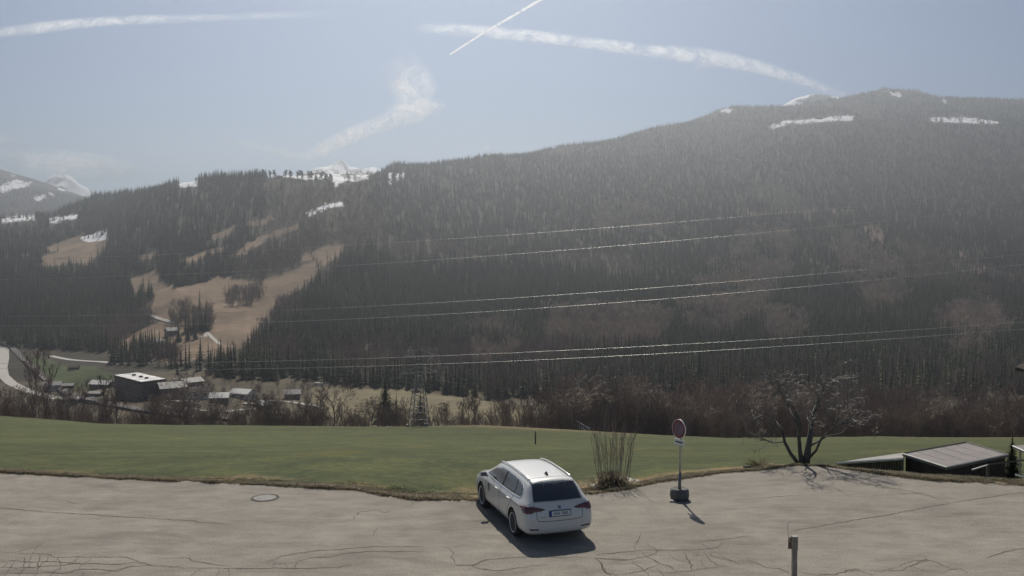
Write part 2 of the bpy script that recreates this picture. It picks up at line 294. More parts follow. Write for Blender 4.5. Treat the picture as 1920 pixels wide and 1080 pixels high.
def make_terrain():
    us = np.concatenate([np.linspace(-1.25, -.62, 40)[:-1], np.linspace(-.62, .62, 560), np.linspace(.62, 1.25, 40)[1:]])
    Ye = edge_Y(us)
    v = np.linspace(0, 1, 110)
    near = np.exp(np.log(Ye - .9)[None, :] * (1 - v[:, None]) + math.log(285) * v[:, None])
    fl = np.concatenate([np.linspace(285, 345, 13), np.geomspace(352, 760, 62)]); mt = np.concatenate([np.geomspace(760, 5200, 290), np.geomspace(5300, 7500, 24)])
    def sheet(name, Yg, label, m):
        U = np.broadcast_to(us[None, :], Yg.shape); X = U * Yg; Z = ground(X, Yg)
        nr, nc = Yg.shape; co = np.stack([X, Yg, Z], -1).reshape(-1, 3)
        i = np.arange(nr * nc).reshape(nr, nc); fs = np.stack([i[:-1, :-1], i[:-1, 1:], i[1:, 1:], i[1:, :-1]], -1).reshape(-1, 4)
        me = bpy.data.meshes.new(name); me.vertices.add(len(co)); me.vertices.foreach_set('co', co.ravel())
        me.loops.add(fs.size); me.loops.foreach_set('vertex_index', fs.ravel()); me.polygons.add(len(fs))
        me.polygons.foreach_set('loop_start', np.arange(0, fs.size, 4)); me.polygons.foreach_set('loop_total', np.full(len(fs), 4)); me.update(calc_edges=True)
        px, py = to_px(X, Yg, Z); col = np.zeros((nr, nc, 4)); col[..., 3] = 1
        n1 = fbm(X / 40, Yg / 60, 4); n2 = fbm(X / 6 + 9, Yg / 9, 3)
        def setc(mask, c): col[mask, :3] = c
        if name == 'meadow':
            col[..., :3] = (.070, .090, .039); 
            dry = np.clip(1.5 - (Yg - Ye[None, :]) / 2.3 + 1.6 * n2 + 1.2 * fbm(X / 1.5, Yg / 1.5, 3), 0, 1)[..., None]
            col[..., :3] = col[..., :3] * (1 - dry) + np.array((.21, .17, .105)) * dry
            far = (np.clip((Yg - 235) / 40 + 1.0 * n1, 0, 1) * np.interp(px, [800, 900, 1060, 1250, 1500, 1700], [0, .8, .8, .1, .1, .5]))[..., None]
            col[..., :3] = col[..., :3] * (1 - far) + np.array((.15, .13, .08)) * far
            st = (.5 + .5 * np.sin(py * .55 + 1.5 * n1 + px * .004))[..., None] * np.clip((Yg - 40) / 40, 0, 1)[..., None]
            col[..., :3] *= 1 + .10 * (st - .5) + .25 * n1[..., None] + .2 * n2[..., None]
        else:
            col[..., :3] = np.where((Yg > 700)[..., None], np.array((.048, .042, .03)), np.array((.095, .08, .055)))
            wj = px + 5 * n2; hj = py + 3 * n2 + 2 * n1
            for p in BROWN: setc(inpoly(wj, hj, p), (.20, .145, .10))
            for p in FLOORB: setc(inpoly(wj, hj, p), (.17, .145, .09))
            for p in FLOORG: setc(inpoly(wj, hj, p), (.06, .078, .032))
            for p in CLEAR: setc(inpoly(wj + 8 * n2, hj, p), (.16, .11, .085))
            n3 = fbm(X / 14 + 3, Yg / 30, 4)
            for p in SNOW: setc(inpoly(px + 5 * n2 + 5 * n3, py + 2.5 * n2 + 3.5 * n3, p), (.84, .85, .88))
            col[..., :3] *= 1 + .45 * n1[..., None] + .35 * n2[..., None]
        ca = me.color_attributes.new('cover', 'FLOAT_COLOR', 'POINT'); ca.data.foreach_set('color', np.clip(col, 0, 1).astype(np.float32).ravel())
        o = link(name, me, m, None, True); tag(o, label, None, None, 'structure'); return o
    gm = mat('meadow_turf', (1, 1, 1), .95, .30, 3.5, 1.0, vcol='cover', bscale=14, detail=12); gm.node_tree.nodes['Principled BSDF'].inputs['Specular IOR Level'].default_value = .15
    fm = mat('valley_soil', (1, 1, 1), .95, .22, .06, vcol='cover', detail=9); fm.node_tree.nodes['Principled BSDF'].inputs['Specular IOR Level'].default_value = .1
    nt = gm.node_tree; n = nt.nodes; l = nt.links; b = n['Principled BSDF']; src = b.inputs['Base Color'].links[0].from_socket; tcn = [x for x in n if x.type == 'TEX_COORD'][0]
    mp = n.new('ShaderNodeMapping'); mp.inputs['Scale'].default_value = (.5, .14, 1); l.new(tcn.outputs['Object'], mp.inputs[0])
    for sc, lo, hi, c1, c2 in ((.8, .38, .62, (.80, .82, .80), (1.25, 1.12, 1.0)), (5, .4, .6, (.84, .84, .82), (1.22, 1.15, 1.05)), (.22, .52, .66, (1, 1, 1), (1.2, 1.06, .95))):
        t = n.new('ShaderNodeTexNoise'); t.inputs['Scale'].default_value = sc; t.inputs['Detail'].default_value = 9; l.new(mp.outputs[0], t.inputs['Vector']); r = n.new('ShaderNodeMapRange'); r.inputs[1].default_value = lo; r.inputs[2].default_value = hi; l.new(t.outputs['Fac'], r.inputs[0])
        mx = n.new('ShaderNodeMix'); mx.data_type = 'RGBA'; mx.inputs[6].default_value = (*c1, 1); mx.inputs[7].default_value = (*c2, 1); l.new(r.outputs[0], mx.inputs[0]); m2 = n.new('ShaderNodeMix'); m2.data_type = 'RGBA'; m2.blend_type = 'MULTIPLY'; m2.inputs[0].default_value = 1; l.new(src, m2.inputs[6]); l.new(mx.outputs[2], m2.inputs[7]); src = m2.outputs[2]
    l.new(src, b.inputs['Base Color'])
    sheet('meadow', near, 'green meadow sloping down behind the lot', gm)
    sheet('valley_floor', np.repeat(fl[:, None], len(us), 1), 'valley floor', fm)
    fl2 = np.concatenate([[760], mt[1:]])
    sheet('mountain_slopes', np.repeat(fl2[:, None], len(us), 1), 'forested mountain slopes', fm)
make_terrain()

# ------------------------------------------------------------------ parking lot sheet
def make_lot():
    xs = np.linspace(-700, 2700, 700); pts = []
    for x in xs:
        ye = float(np.interp(x, EX, EY)); p = onz(x, ye, 0.0); j = .22 * float(fbm(np.array(p.x * 1.3), np.array(3.3), 4)); p.y += j * 1.0
        pts.append((p.x, p.y))
    b = MB(); n = len(pts)
    for (X, Y) in pts: b.v.append((X, Y, 0.0))
    for (X, Y) in pts: b.v.append((X * 1.0, 6.0, 0.0))
    for (X, Y) in pts: b.v.append((X * 1.0, -14.0, 0.0))
    for (X, Y) in pts: b.v.append((X, Y + .02, -0.12))
    for i in range(n - 1):
        b.f += [(n + i, n + i + 1, i + 1, i), (2 * n + i, 2 * n + i + 1, n + i + 1, n + i), (i, i + 1, 3 * n + i + 1, 3 * n + i)]
    return tag(b.build('parking_lot', M['asphalt']), 'worn cracked asphalt parking area', None, None, 'structure')
lot = make_lot()

CR = []
def cz(ox, oy, s, lst):
    for p in lst: CR.append([(ox + a / s, oy + c / s) for a, c in p])
cz(0, 880, 4, [[(-200,270),(0,290),(370,320),(1000,360),(1460,385),(1490,400),(1530,395),(1740,420)], [(0,617),(120,625),(200,595),(270,585),(335,545)], [(270,585),(240,640),(215,690)],
 [(140,632),(350,635),(420,658),(620,657),(900,657),(980,668),(1050,695),(1140,722),(1400,740),(1920,740)], [(0,690),(90,685),(200,692),(420,692),(560,705),(720,705),(860,712),(1000,698),(1100,710)],
 [(0,735),(120,740),(200,735),(300,728),(430,725),(600,700)], [(0,780),(180,778),(330,775),(480,780),(620,748),(760,750),(880,765),(960,730),(1140,722)], [(30,640),(0,660)], [(60,700),(20,740)], [(110,690),(60,760),(30,800)],
 [(180,660),(190,700),(170,760),(140,800)], [(290,640),(290,690),(280,760),(260,800)], [(370,640),(350,690),(320,700),(280,750)], [(430,660),(450,700),(455,760)], [(455,740),(400,770),(370,800)], [(600,660),(560,690),(500,715),(460,722)],
 [(680,658),(660,690),(610,715),(590,750)], [(640,765),(620,800)], [(230,700),(220,735)], [(1180,672),(1390,662),(1460,690),(1650,720),(1760,732)], [(1510,745),(1450,785),(1430,800)], [(1645,745),(1640,780),(1620,800)], [(1716,740),(1718,800)],
 [(750,790),(850,760),(1000,725)], [(230,130),(275,132)], [(330,385),(380,358),(300,360)], [(480,235),(620,265)]])
cz(440, 880, 4, [[(0,742),(380,742),(780,738),(830,725),(880,712)], [(230,690),(300,675),(360,648),(560,615),(800,600),(1050,578),(1400,580)], [(440,700),(560,665),(700,660),(830,630),(1020,612),(1280,615),(1420,618)],
 [(1070,440),(1045,465),(1040,500)], [(1570,580),(1600,590),(1635,620),(1625,665),(1670,720),(1780,718),(1860,690),(1920,675)], [(1780,718),(1850,745),(1920,755)], [(275,745),(300,705),(380,702),(395,735)], [(450,740),(470,700)],
 [(890,380),(930,320),(1060,305),(1130,325),(1170,310)], [(610,375),(700,378),(880,380)], [(1190,265),(1320,272),(1350,245)], [(520,425),(640,412)]])
cz(860, 840, 4.5, [[(0,992),(110,990),(240,940),(540,920),(800,925),(1150,920)], [(110,990),(190,1025),(340,1035),(500,1010),(740,985)], [(1145,930),(1200,970),(1240,1050),(1290,1080)], [(1170,903),(1440,870)], [(1170,925),(1430,940)]])
cz(1080, 880, 4, [[(150,640),(330,620),(560,600),(640,605),(880,605),(1040,590),(1120,540)], [(860,552),(1100,525),(1280,500)], [(140,660),(190,710),(230,780),(300,795),(520,755),(620,710)], [(480,480),(470,530),(440,570),(445,605)], [(430,620),(465,660)],
 [(500,620),(540,660),(600,690),(690,720),(755,765)], [(150,665),(370,680),(520,655),(600,630),(625,600)], [(420,690),(500,750),(535,775),(545,800)], [(810,625),(825,660),(855,690),(865,760)], [(700,640),(760,680),(850,700)], [(960,630),(1010,690),(1060,720),(1160,732)],
 [(1010,610),(1020,650),(1110,675),(1180,690)], [(1040,620),(1120,665),(1180,690),(1240,720)], [(1280,670),(1350,700),(1420,735),(1530,745),(1600,770)], [(1370,220),(1560,200),(1700,190)], [(620,775),(830,765),(960,745),(1100,735)], [(935,680),(950,720),(990,745)], [(520,550),(600,600)], [(930,550),(1010,605)], [(1250,570),(1370,555)],
 [(870,640),(910,625),(930,645),(880,650)], [(600,740),(650,780),(660,800)]])
cz(1460, 860, 4.174, [[(220,105),(560,180),(980,245),(1160,285),(1340,348),(1500,320),(1740,285),(1910,262),(2050,240)], [(1340,348),(1060,400),(860,440),(540,490),(250,540),(100,565)], [(950,835),(1050,800),(1160,790),(1240,810),(1360,865)], [(700,870),(820,880),(920,850)],
 [(1170,800),(1150,760)], [(1240,900),(1360,865),(1430,860),(1480,895)], [(1620,780),(1760,730),(1900,705),(2000,690)], [(0,850),(90,900)], [(150,880),(300,910),(450,905),(600,860),(740,910)], [(860,880),(1000,870),(1120,900)], [(640,870),(560,890)], [(960,870),(1050,830),(1170,800)], [(1020,830),(1120,870),(1200,900)], [(1480,530),(1570,505)]])
def make_cracks():
    b = MB()
    for pl in CR:
        pts = [onz(x, y, 0.004) for x, y in pl]; fine = [pts[0]]
        for p, q in zip(pts, pts[1:]):
            k = max(2, int((q - p).length / .12)); d = q - p; nrm = Vector((-d.y, d.x, 0)).normalized()
            for i in range(1, k + 1):
                t = i / k; j = rnd.gauss(0, .022) if i < k else 0; fine.append(p + d * t + nrm * j)
        w0 = rnd.uniform(.011, .02)
        L = len(fine); base = len(b.v)
        for i, p in enumerate(fine):
            d = fine[min(i + 1, L - 1)] - fine[max(i - 1, 0)]; nrm = Vector((-d.y, d.x, 0)).normalized()
            w = w0 * rnd.uniform(.4, 1.3) * (.35 + .65 * min(1, min(i, L - 1 - i) / 5)); b.v += [tuple(p + nrm * w), tuple(p - nrm * w)]
        for i in range(L - 1): a = base + 2 * i; b.f.append((a, a + 1, a + 3, a + 2))
    o = b.build('crack', M['crack'], lot); tag(o, 'dark cracks running across the asphalt', None, None, 'stuff')
make_cracks()

# ------------------------------------------------------------------ far snowy peaks
def peak(label, Yc, ridge, base_y, seed, depth=900, dark=.45):
    """heightfield massif whose crest follows the given outline; faces fall away in front and behind"""
    r = np.random.default_rng(seed); xs = np.linspace(ridge[0][0], ridge[-1][0], 90); yr = np.interp(xs, [p[0] for p in ridge], [p[1] for p in ridge])
    rows = np.linspace(-1, 1, 41); V = []; u = (xs - 960) / F
    zc = CH + Yc * tzv(yr); zb = CH + Yc * tzv(np.full_like(yr, base_y))
    for t in rows:
        Y = Yc + t * depth; X = u * Yc + 0 * xs; k = 1 - abs(t) ** .8
        z = zb + (zc - zb) * k + (1 - k) * 0 + 70 * fbm(X / 160 + seed, np.full_like(X, Y / 240), 5) * min(1, abs(t) * 6) 
        V.append(np.stack([X, np.full_like(X, Y), z], -1))
    V = np.array(V); nr, nc, _ = V.shape; i = np.arange(nr * nc).reshape(nr, nc)
    fs = np.stack([i[:-1, :-1], i[:-1, 1:], i[1:, 1:], i[1:, :-1]], -1).reshape(-1, 4)
    me = bpy.data.meshes.new('snowy_peak'); me.from_pydata(V.reshape(-1, 3).tolist(), [], fs.tolist())
    o = link('snowy_peak', me, M['peak'], None, True); return tag(o, label, None, None, 'structure')
def peak_mat():
    m = mat('snow_and_rock', (.10, .10, .11), .8, .3, .004, hue=(.8, .82, .86)); n = m.node_tree.nodes
    for x in n:
        if x.type == 'MAP_RANGE': x.inputs[1].default_value = .44; x.inputs[2].default_value = .50
        if x.type == 'TEX_NOISE': x.inputs['Scale'].default_value = .009; x.inputs['Detail'].default_value = 9
    return m
M['peak'] = peak_mat()
peak('snow covered rocky peak beyond the left ridge', 7600, [(60,400),(85,345),(98,330),(110,325),(120,331),(128,327),(140,333),(152,345),(165,352),(185,364),(215,400)], 420, 3)
peak('pointed snowy peak behind the row of trees', 7000, [(560,345),(590,322),(603,314),(615,312),(628,308),(637,302),(642,298),(648,303),(656,312),(668,314),(680,317),(700,313),(716,318),(740,340)], 360, 5)
peak('snow speckled summit behind the main ridge', 5000, [(1420,230),(1465,197),(1488,184),(1505,180),(1520,176),(1545,178),(1570,182),(1590,190),(1640,230)], 260, 8, 350)

# ------------------------------------------------------------------ haze
if HAZE[0] > 0:
    hb = MB(); hb.box((0, 4200, 383), (22000, 8600, 1016)); hm = bpy.data.materials.new('haze'); hm.use_nodes = True
    n = hm.node_tree.nodes; n.clear(); ho = n.new('ShaderNodeOutputMaterial'); pv = n.new('ShaderNodeVolumePrincipled')
    pv.inputs['Color'].default_value = (.87, .93, 1.0, 1); pv.inputs['Density'].default_value = HAZE[0]; pv.inputs['Anisotropy'].default_value = HAZE[1]
    hm.node_tree.links.new(pv.outputs[0], ho.inputs['Volume']); hm.cycles.homogeneous_volume = True if hasattr(hm.cycles, 'homogeneous_volume') else None
    tag(hb.build('haze', hm), 'pale haze filling the valley', None, None, 'stuff')

# ------------------------------------------------------------------ clouds and contrails (9 km up)
def cloud_mat(name, dens, scale, sharp=2.0, stretch=(1, 1, 1)):
    m = bpy.data.materials.new(name); m.use_nodes = True; n = m.node_tree.nodes; l = m.node_tree.links; n.clear()
    o = n.new('ShaderNodeOutputMaterial'); mx = n.new('ShaderNodeMixShader'); tr = n.new('ShaderNodeBsdfTransparent'); tl = n.new('ShaderNodeBsdfTranslucent'); df = n.new('ShaderNodeBsdfDiffuse'); ad = n.new('ShaderNodeMixShader')
    tl.inputs[0].default_value = (1, 1, 1, 1); df.inputs[0].default_value = (1, 1, 1, 1); ad.inputs[0].default_value = .35
    l.new(tl.outputs[0], ad.inputs[1]); l.new(df.outputs[0], ad.inputs[2])
    tc = n.new('ShaderNodeTexCoord'); mp = n.new('ShaderNodeMapping'); mp.inputs['Scale'].default_value = stretch
    nz = n.new('ShaderNodeTexNoise'); nz.inputs['Scale'].default_value = scale; nz.inputs['Detail'].default_value = 7; nz.inputs['Distortion'].default_value = 1.1; nz.inputs['Roughness'].default_value = .68
    l.new(tc.outputs['Object'], mp.inputs[0]); l.new(mp.outputs[0], nz.inputs['Vector'])
    r = n.new('ShaderNodeMapRange'); r.inputs[1].default_value = .30; r.inputs[2].default_value = .80; l.new(nz.outputs['Fac'], r.inputs[0])
    lw = n.new('ShaderNodeLayerWeight'); lw.inputs[0].default_value = .5; iv = n.new('ShaderNodeMath'); iv.operation = 'SUBTRACT'; iv.inputs[0].default_value = 1; l.new(lw.outputs['Facing'], iv.inputs[1])
    pw = n.new('ShaderNodeMath'); pw.operation = 'POWER'; pw.inputs[1].default_value = sharp; l.new(iv.outputs[0], pw.inputs[0])
    at_ = n.new('ShaderNodeAttribute'); at_.attribute_name = 'dens'
    a = n.new('ShaderNodeMath'); a.operation = 'MULTIPLY'; l.new(r.outputs[0], a.inputs[0]); a.inputs[1].default_value = 1
    b = n.new('ShaderNodeMath'); b.operation = 'MULTIPLY'; l.new(a.outputs[0], b.inputs[0]); l.new(at_.outputs['Fac'], b.inputs[1])
    c = n.new('ShaderNodeMath'); c.operation = 'MULTIPLY'; c.use_clamp = True; c.inputs[1].default_value = dens; l.new(b.outputs[0], c.inputs[0])
    l.new(c.outputs[0], mx.inputs[0]); l.new(tr.outputs[0], mx.inputs[1]); l.new(ad.outputs[0], mx.inputs[2]); l.new(mx.outputs[0], o.inputs['Surface']); return m
def streak(name, pts, m, label, cat, group=None, alt=9000, n=14, kind=None, sub=8):
    """pts: (x, y, half thickness in photo pixels, density)"""
    P = []
    for a, b_ in zip(pts, pts[1:]):
        for k in range(sub): t = k / sub; P.append([a[i] * (1 - t) + b_[i] * t for i in range(4)])
    P.append(list(pts[-1])); V = []; D = []; C = []
    for x, y, w, d in P:
        Y = (alt - CH) / tz(y); C.append((at(x, y, Y), w / F * Y, d))
    for i, (p, rr, d) in enumerate(C):
        t = (C[min(i+1, len(C)-1)][0] - C[max(i-1, 0)][0]).normalized(); vd = (p - Vector((0, 0, CH))).normalized()
        a = t.cross(vd).normalized(); b_ = a.cross(t).normalized()
        for k in range(n):
            th = math.pi * k / (n - 1); V.append(tuple(p + rr * 1.25 * (math.cos(th) * a + .35 * math.sin(th) * b_))); D.append(d * math.sin(th) ** 2)
    fs = []
    for i in range(len(C) - 1):
        for k in range(n - 1): a0 = i * n + k; a1 = a0 + 1; fs.append((a0, a1, a1 + n, a0 + n))
    me = bpy.data.meshes.new(name); me.from_pydata(V, [], fs); at_ = me.attributes.new('dens', 'FLOAT', 'POINT'); at_.data.foreach_set('value', D)
    o = link(name, me, m, None, True); return tag(o, label, cat, group, kind)
cm1 = cloud_mat('contrail_vapour', 1.15, .0016, stretch=(.5, .12, 1)); cm2 = cloud_mat('fresh_contrail', 4.0, .002); cm3 = cloud_mat('cirrus_vapour', 1.9, .0006, stretch=(1, .3, 2))
streak('contrail', [(-60,68,7,.5),(0,62,8,.7),(60,54,10,.9),(130,46,9,1),(200,40,8,1),(250,37,8,.9),(320,36,7,.55),(420,33,6,.4),(530,29,6,.25),(640,26,6,0)], cm1, 'ragged spreading contrail at the upper left of the sky', 'contrail')
streak('contrail', [(780,52,8,.1),(850,56,10,.8),(930,62,11,1),(1000,68,10,1),(1080,78,10,.9),(1150,87,11,.9),(1230,97,11,.9),(1310,105,14,.9),(1380,117,13,.9),(1440,131,11,.9),(1490,147,10,.8),(1540,165,8,.6),(1590,182,6,.3)], cm1, 'long feathery contrail curving down to the snowy summit', 'contrail')
streak('contrail', [(843,103,1.6,1),(900,66,1.9,1),(960,31,2.2,1),(1020,-4,2.5,1),(1080,-38,3,1)], cm2, 'thin straight fresh contrail crossing at the top centre', 'contrail')
streak('contrail', [(1288,134,5,.0),(1310,127,7,.5),(1350,116,9,.6),(1390,112,8,.1)], cm1, 'short wisp branching below the long contrail', 'contrail')
streak('contrail', [(903,282,3,.0),(912,277,4,.9),(922,270,3,.3)], cm1, 'tiny contrail dash just above the forested ridge', 'contrail')
streak('cirrus_cloud', [(560,300,10,.2),(600,284,13,.8),(640,264,15,.9),(680,247,15,.9),(720,232,15,.9),(760,216,22,.8),(800,206,18,.8),(835,198,6,.2)], cm3, 'diagonal cirrus band rising above the pointed snowy peak', 'cloud')
streak('cirrus_cloud', [(745,225,16,.2),(768,195,34,.7),(775,165,38,.7),(760,140,36,.3),(740,120,36,.0)], cm3, 'vertical puff of thin cloud at the centre of the sky', 'cloud')
streak('cirrus_cloud', [(-20,292,14,.3),(50,306,20,.6),(120,310,24,.8),(190,315,22,.8),(245,322,16,.6),(280,332,8,.1)], cm3, 'low cirrus streak above the left mountain', 'cloud')
streak('cirrus_cloud', [(-30,258,8,.5),(15,264,8,.6),(60,276,8,.1)], cm3, 'small wisp of cirrus at the left edge', 'cloud')
streak('cirrus_cloud', [(420,262,5,.1),(480,276,7,.6),(540,289,8,.6),(590,300,6,.1)], cm3, 'faint thin wisp left of the diagonal band', 'cloud')

# ------------------------------------------------------------------ vegetation generators
def bare_tree_segs(seed, H=10, r0=.18, spread=.55, levels=5, up=.25, first=.28, kids=(3, 4), wig=.12, trunkfrac=.6, upright=0.0, minr=.012):
    r = random.Random(seed); segs = []
    def rv(): return Vector((r.gauss(0, 1), r.gauss(0, 1), r.gauss(0, 1))).normalized()
    def grow(p, d, L, rad, lev):
        n = 4 if lev == 0 else (3 if lev < 3 else 2); q = p; nodes = []
        for i in range(n):
            d = (d + wig * rv() + Vector((0, 0, up * .3 + upright * .3)) * (0 if lev == 0 else 1)).normalized()
            e = q + d * (L / n); ra = rad * (1 - .45 * i / n); rb = rad * (1 - .45 * (i + 1) / n)
            segs.append((q, e, ra, rb, lev)); nodes.append((e, d, rb)); q = e
        if lev >= levels - 1: return
        k = r.randint(*kids) + (2 if lev == 0 else 0)
        for j in range(k):
            if lev == 0:
                t = first + (1 - first) * (j + .5) / k; idx = min(n - 1, int(t * n)); p0 = p + (nodes[-1][0] - p) * t
                p0 = nodes[max(0, idx - 1)][0].lerp(nodes[idx][0], r.random()) if idx > 0 else p0
            else:
                idx = r.randrange(1, n) if j < k - 2 else n - 1; p0 = nodes[idx][0]
            side = d.cross(rv()).normalized(); ang = spread * r.uniform(.6, 1.35)
            nd = (d * math.cos(ang) + side * math.sin(ang)).normalized()
            grow(p0, nd, L * r.uniform(.5, .72) * (trunkfrac / .6 if lev == 0 else 1), max(minr, rad * r.uniform(.42, .6)), lev + 1)
    grow(Vector((0, 0, -.4)), Vector((0, 0, 1)), H * trunkfrac, r0, 0)
    return segs
def segs_mesh(segs, name, sel=None, nthick=5):
    V = []; Fc = []
    for (p, q, a, b, lev) in segs:
        if sel and not sel(lev): continue
        n = nthick if lev == 0 else (4 if lev == 1 else 3); d = (q - p).normalized(); s = d.cross(Vector((.3, .2, 1)))
        if s.length < 1e-3: s = Vector((1, 0, 0))
        s.normalize(); t = s.cross(d); base = len(V)
        for c, rad in ((p, a), (q, b)):
            for k in range(n): th = 2 * math.pi * k / n; V.append(tuple(c + rad * (math.cos(th) * s + math.sin(th) * t)))
        for k in range(n): Fc.append((base + k, base + (k + 1) % n, base + n + (k + 1) % n, base + n + k))
    me = bpy.data.meshes.new(name); me.from_pydata(V, [], Fc); return me
def conifer_mesh(seed, H, Rb, whorls, nb, w=.22, name='crown', droop=.28, bare=.08, sub=1, taper=1.0):
    r = random.Random(seed); V = []; Fc = []
    for i in range(whorls):
        t = bare + (1 - bare) * (i + r.uniform(-.3, .3)) / whorls; t = min(max(t, bare), .985); z = t * H; Rr = Rb * (1 - t) ** taper * r.uniform(.75, 1.12) + .03 * Rb
        k0 = r.random() * 6.28; n = max(4, int(nb * (1 - .45 * t)))
        for k in range(n):
            a = k0 + 6.283 * k / n + r.uniform(-.2, .2); L = Rr * r.uniform(.7, 1.15); c, s = math.cos(a), math.sin(a); ww = max(w * L, .05 * Rb) * r.uniform(.8, 1.3)
            dz = droop * L; up = .10 * L; b = len(V)
            for fr, wd, zz in ((.02, .25, 0), (.55, 1.0, up - dz * .35), (1.0, .12, -dz + r.uniform(-.05, .05) * L)):
                x, y = c * L * fr, s * L * fr; V.append((x - s * ww * wd, y + c * ww * wd, z + zz)); V.append((x, y, z + zz + .12 * ww)); V.append((x + s * ww * wd, y - c * ww * wd, z + zz))
            for q in (0, 3):
                Fc += [(b + q, b + q + 1, b + q + 4, b + q + 3), (b + q + 1, b + q + 2, b + q + 5, b + q + 4)]
            if sub:
                for e in range(sub * 2):
                    f0 = r.uniform(.35, .95); b = len(V); hx, hy = c * L * f0, s * L * f0; aa = a + r.choice((-1, 1)) * r.uniform(.5, 1.1); l2 = L * .38 * r.uniform(.6, 1.2)
                    V += [(hx, hy, z - dz * f0 * .4), (hx + math.cos(aa + .35) * l2 * .6, hy + math.sin(aa + .35) * l2 * .6, z - dz * f0 * .8), (hx + math.cos(aa) * l2, hy + math.sin(aa) * l2, z - dz * f0 - .15 * l2), (hx + math.cos(aa - .35) * l2 * .6, hy + math.sin(aa - .35) * l2 * .6, z - dz * f0 * .6 - .06 * l2)]
                    Fc.append((b, b + 1, b + 2, b + 3))
    b = len(V); V.append((0, 0, H * 1.02))
    for k in range(5): a = 1.2566 * k; V.append((.02 * Rb + math.cos(a) * .22 * Rb, math.sin(a) * .22 * Rb, H * bare))
    for k in range(5): Fc.append((b, b + 1 + k, b + 1 + (k + 1) % 5))
    me = bpy.data.meshes.new(name); me.from_pydata(V, [], Fc); return me
def trunk_mesh(H, r, name='trunk'):
    b = MB(); b.tube([(0, 0, -1), (0, 0, H * .5), (0, 0, H * .97)], [r, r * .6, r * .1], 6, False); return b.mesh(name)

# ------------------------------------------------------------------ forest masses: instances on points
hidden = bpy.data.collections.new('forest_sources')
def source_collection(name, meshes, mats_):
    c = bpy.data.collections.new(name)
    for i, me in enumerate(meshes):
        mm = mats_[i % len(mats_)] if isinstance(mats_, list) else mats_; me.materials.append(mm)
        o = bpy.data.objects.new(name, me); c.objects.link(o)
    return c
def scatter(name, P, scl, rot, coll, label, tilt=None):
    me = bpy.data.meshes.new(name); me.vertices.add(len(P)); me.vertices.foreach_set('co', np.asarray(P, np.float32).ravel())
    me.attributes.new('scl', 'FLOAT', 'POINT').data.foreach_set('value', np.asarray(scl, np.float32))
    rr = np.zeros((len(P), 3), np.float32); rr[:, 2] = rot
    if tilt is not None: rr[:, 0] = tilt[0]; rr[:, 1] = tilt[1]
    me.attributes.new('rot', 'FLOAT_VECTOR', 'POINT').data.foreach_set('vector', rr.ravel())
    o = bpy.data.objects.new(name, me); COL.objects.link(o); md = o.modifiers.new('scatter', 'NODES')
    ng = bpy.data.node_groups.new(name, 'GeometryNodeTree'); md.node_group = ng
    ng.interface.new_socket('Geometry', in_out='INPUT', socket_type='NodeSocketGeometry'); ng.interface.new_socket('Geometry', in_out='OUTPUT', socket_type='NodeSocketGeometry')
    n = ng.nodes; l = ng.links; gi = n.new('NodeGroupInput'); go = n.new('NodeGroupOutput'); ip = n.new('GeometryNodeInstanceOnPoints'); ci = n.new('GeometryNodeCollectionInfo')
    ci.inputs['Collection'].default_value = coll; ci.inputs['Separate Children'].default_value = True; ci.inputs['Reset Children'].default_value = True
    m2p = n.new('GeometryNodeMeshToPoints'); l.new(gi.outputs[0], m2p.inputs[0]); l.new(m2p.outputs[0], ip.inputs['Points'])
    l.new(ci.outputs[0], ip.inputs['Instance']); ip.inputs['Pick Instance'].default_value = True
    a = n.new('GeometryNodeInputNamedAttribute'); a.data_type = 'FLOAT'; a.inputs[0].default_value = 'scl'; l.new(a.outputs[0], ip.inputs['Scale'])
    b = n.new('GeometryNodeInputNamedAttribute'); b.data_type = 'FLOAT_VECTOR'; b.inputs[0].default_value = 'rot'
    e2r = n.new('FunctionNodeEulerToRotation'); l.new(b.outputs[0], e2r.inputs[0]); l.new(e2r.outputs[0], ip.inputs['Rotation'])
    rv = n.new('FunctionNodeRandomValue'); rv.data_type = 'INT'; rv.inputs[4].default_value = 0; rv.inputs[5].default_value = len(coll.objects) - 1; l.new(rv.outputs[2], ip.inputs['Instance Index'])
    l.new(ip.outputs[0], go.inputs[0]); return tag(o, label, None, None, 'stuff')

M['wood_twig_pale'] = mat('wood_twig_pale', (.36, .29, .23), .7, .3, 3, obj_rand=.3)
src_con = source_collection('spruce_source', [conifer_mesh(s, 1.0, rb, 10, 7, .34, sub=1, bare=.02, taper=.9) for s, rb in ((1, .20), (2, .23), (3, .17), (4, .25), (5, .20), (6, .15))], [M['needle'], M['needle_dark'], M['needle']])
src_bare = source_collection('bare_source', [segs_mesh(bare_tree_segs(s, 1.15, .016, .5, 4, kids=(4, 5), first=.35, minr=.004, upright=.2), 'bare') for s in (1, 2, 3, 4)], [M['twig'], M['twig_red'], M['twig'], M['twig_red']])
src_pale = source_collection('pale_source', [segs_mesh(bare_tree_segs(s, 1.15, .02, .55, 4, kids=(4, 5), first=.25, minr=.007, upright=.25), 'bare') for s in (11, 12, 13)], [M['wood_twig_pale'], M['twig'], M['wood_twig_pale']])
src_larch = source_collection('larch_source', [conifer_mesh(s, 1.0, .13, 9, 6, .14, sub=1, bare=.1, droop=.1) for s in (21, 22, 23)], [M['larch'], M['twig'], M['twig_red']])

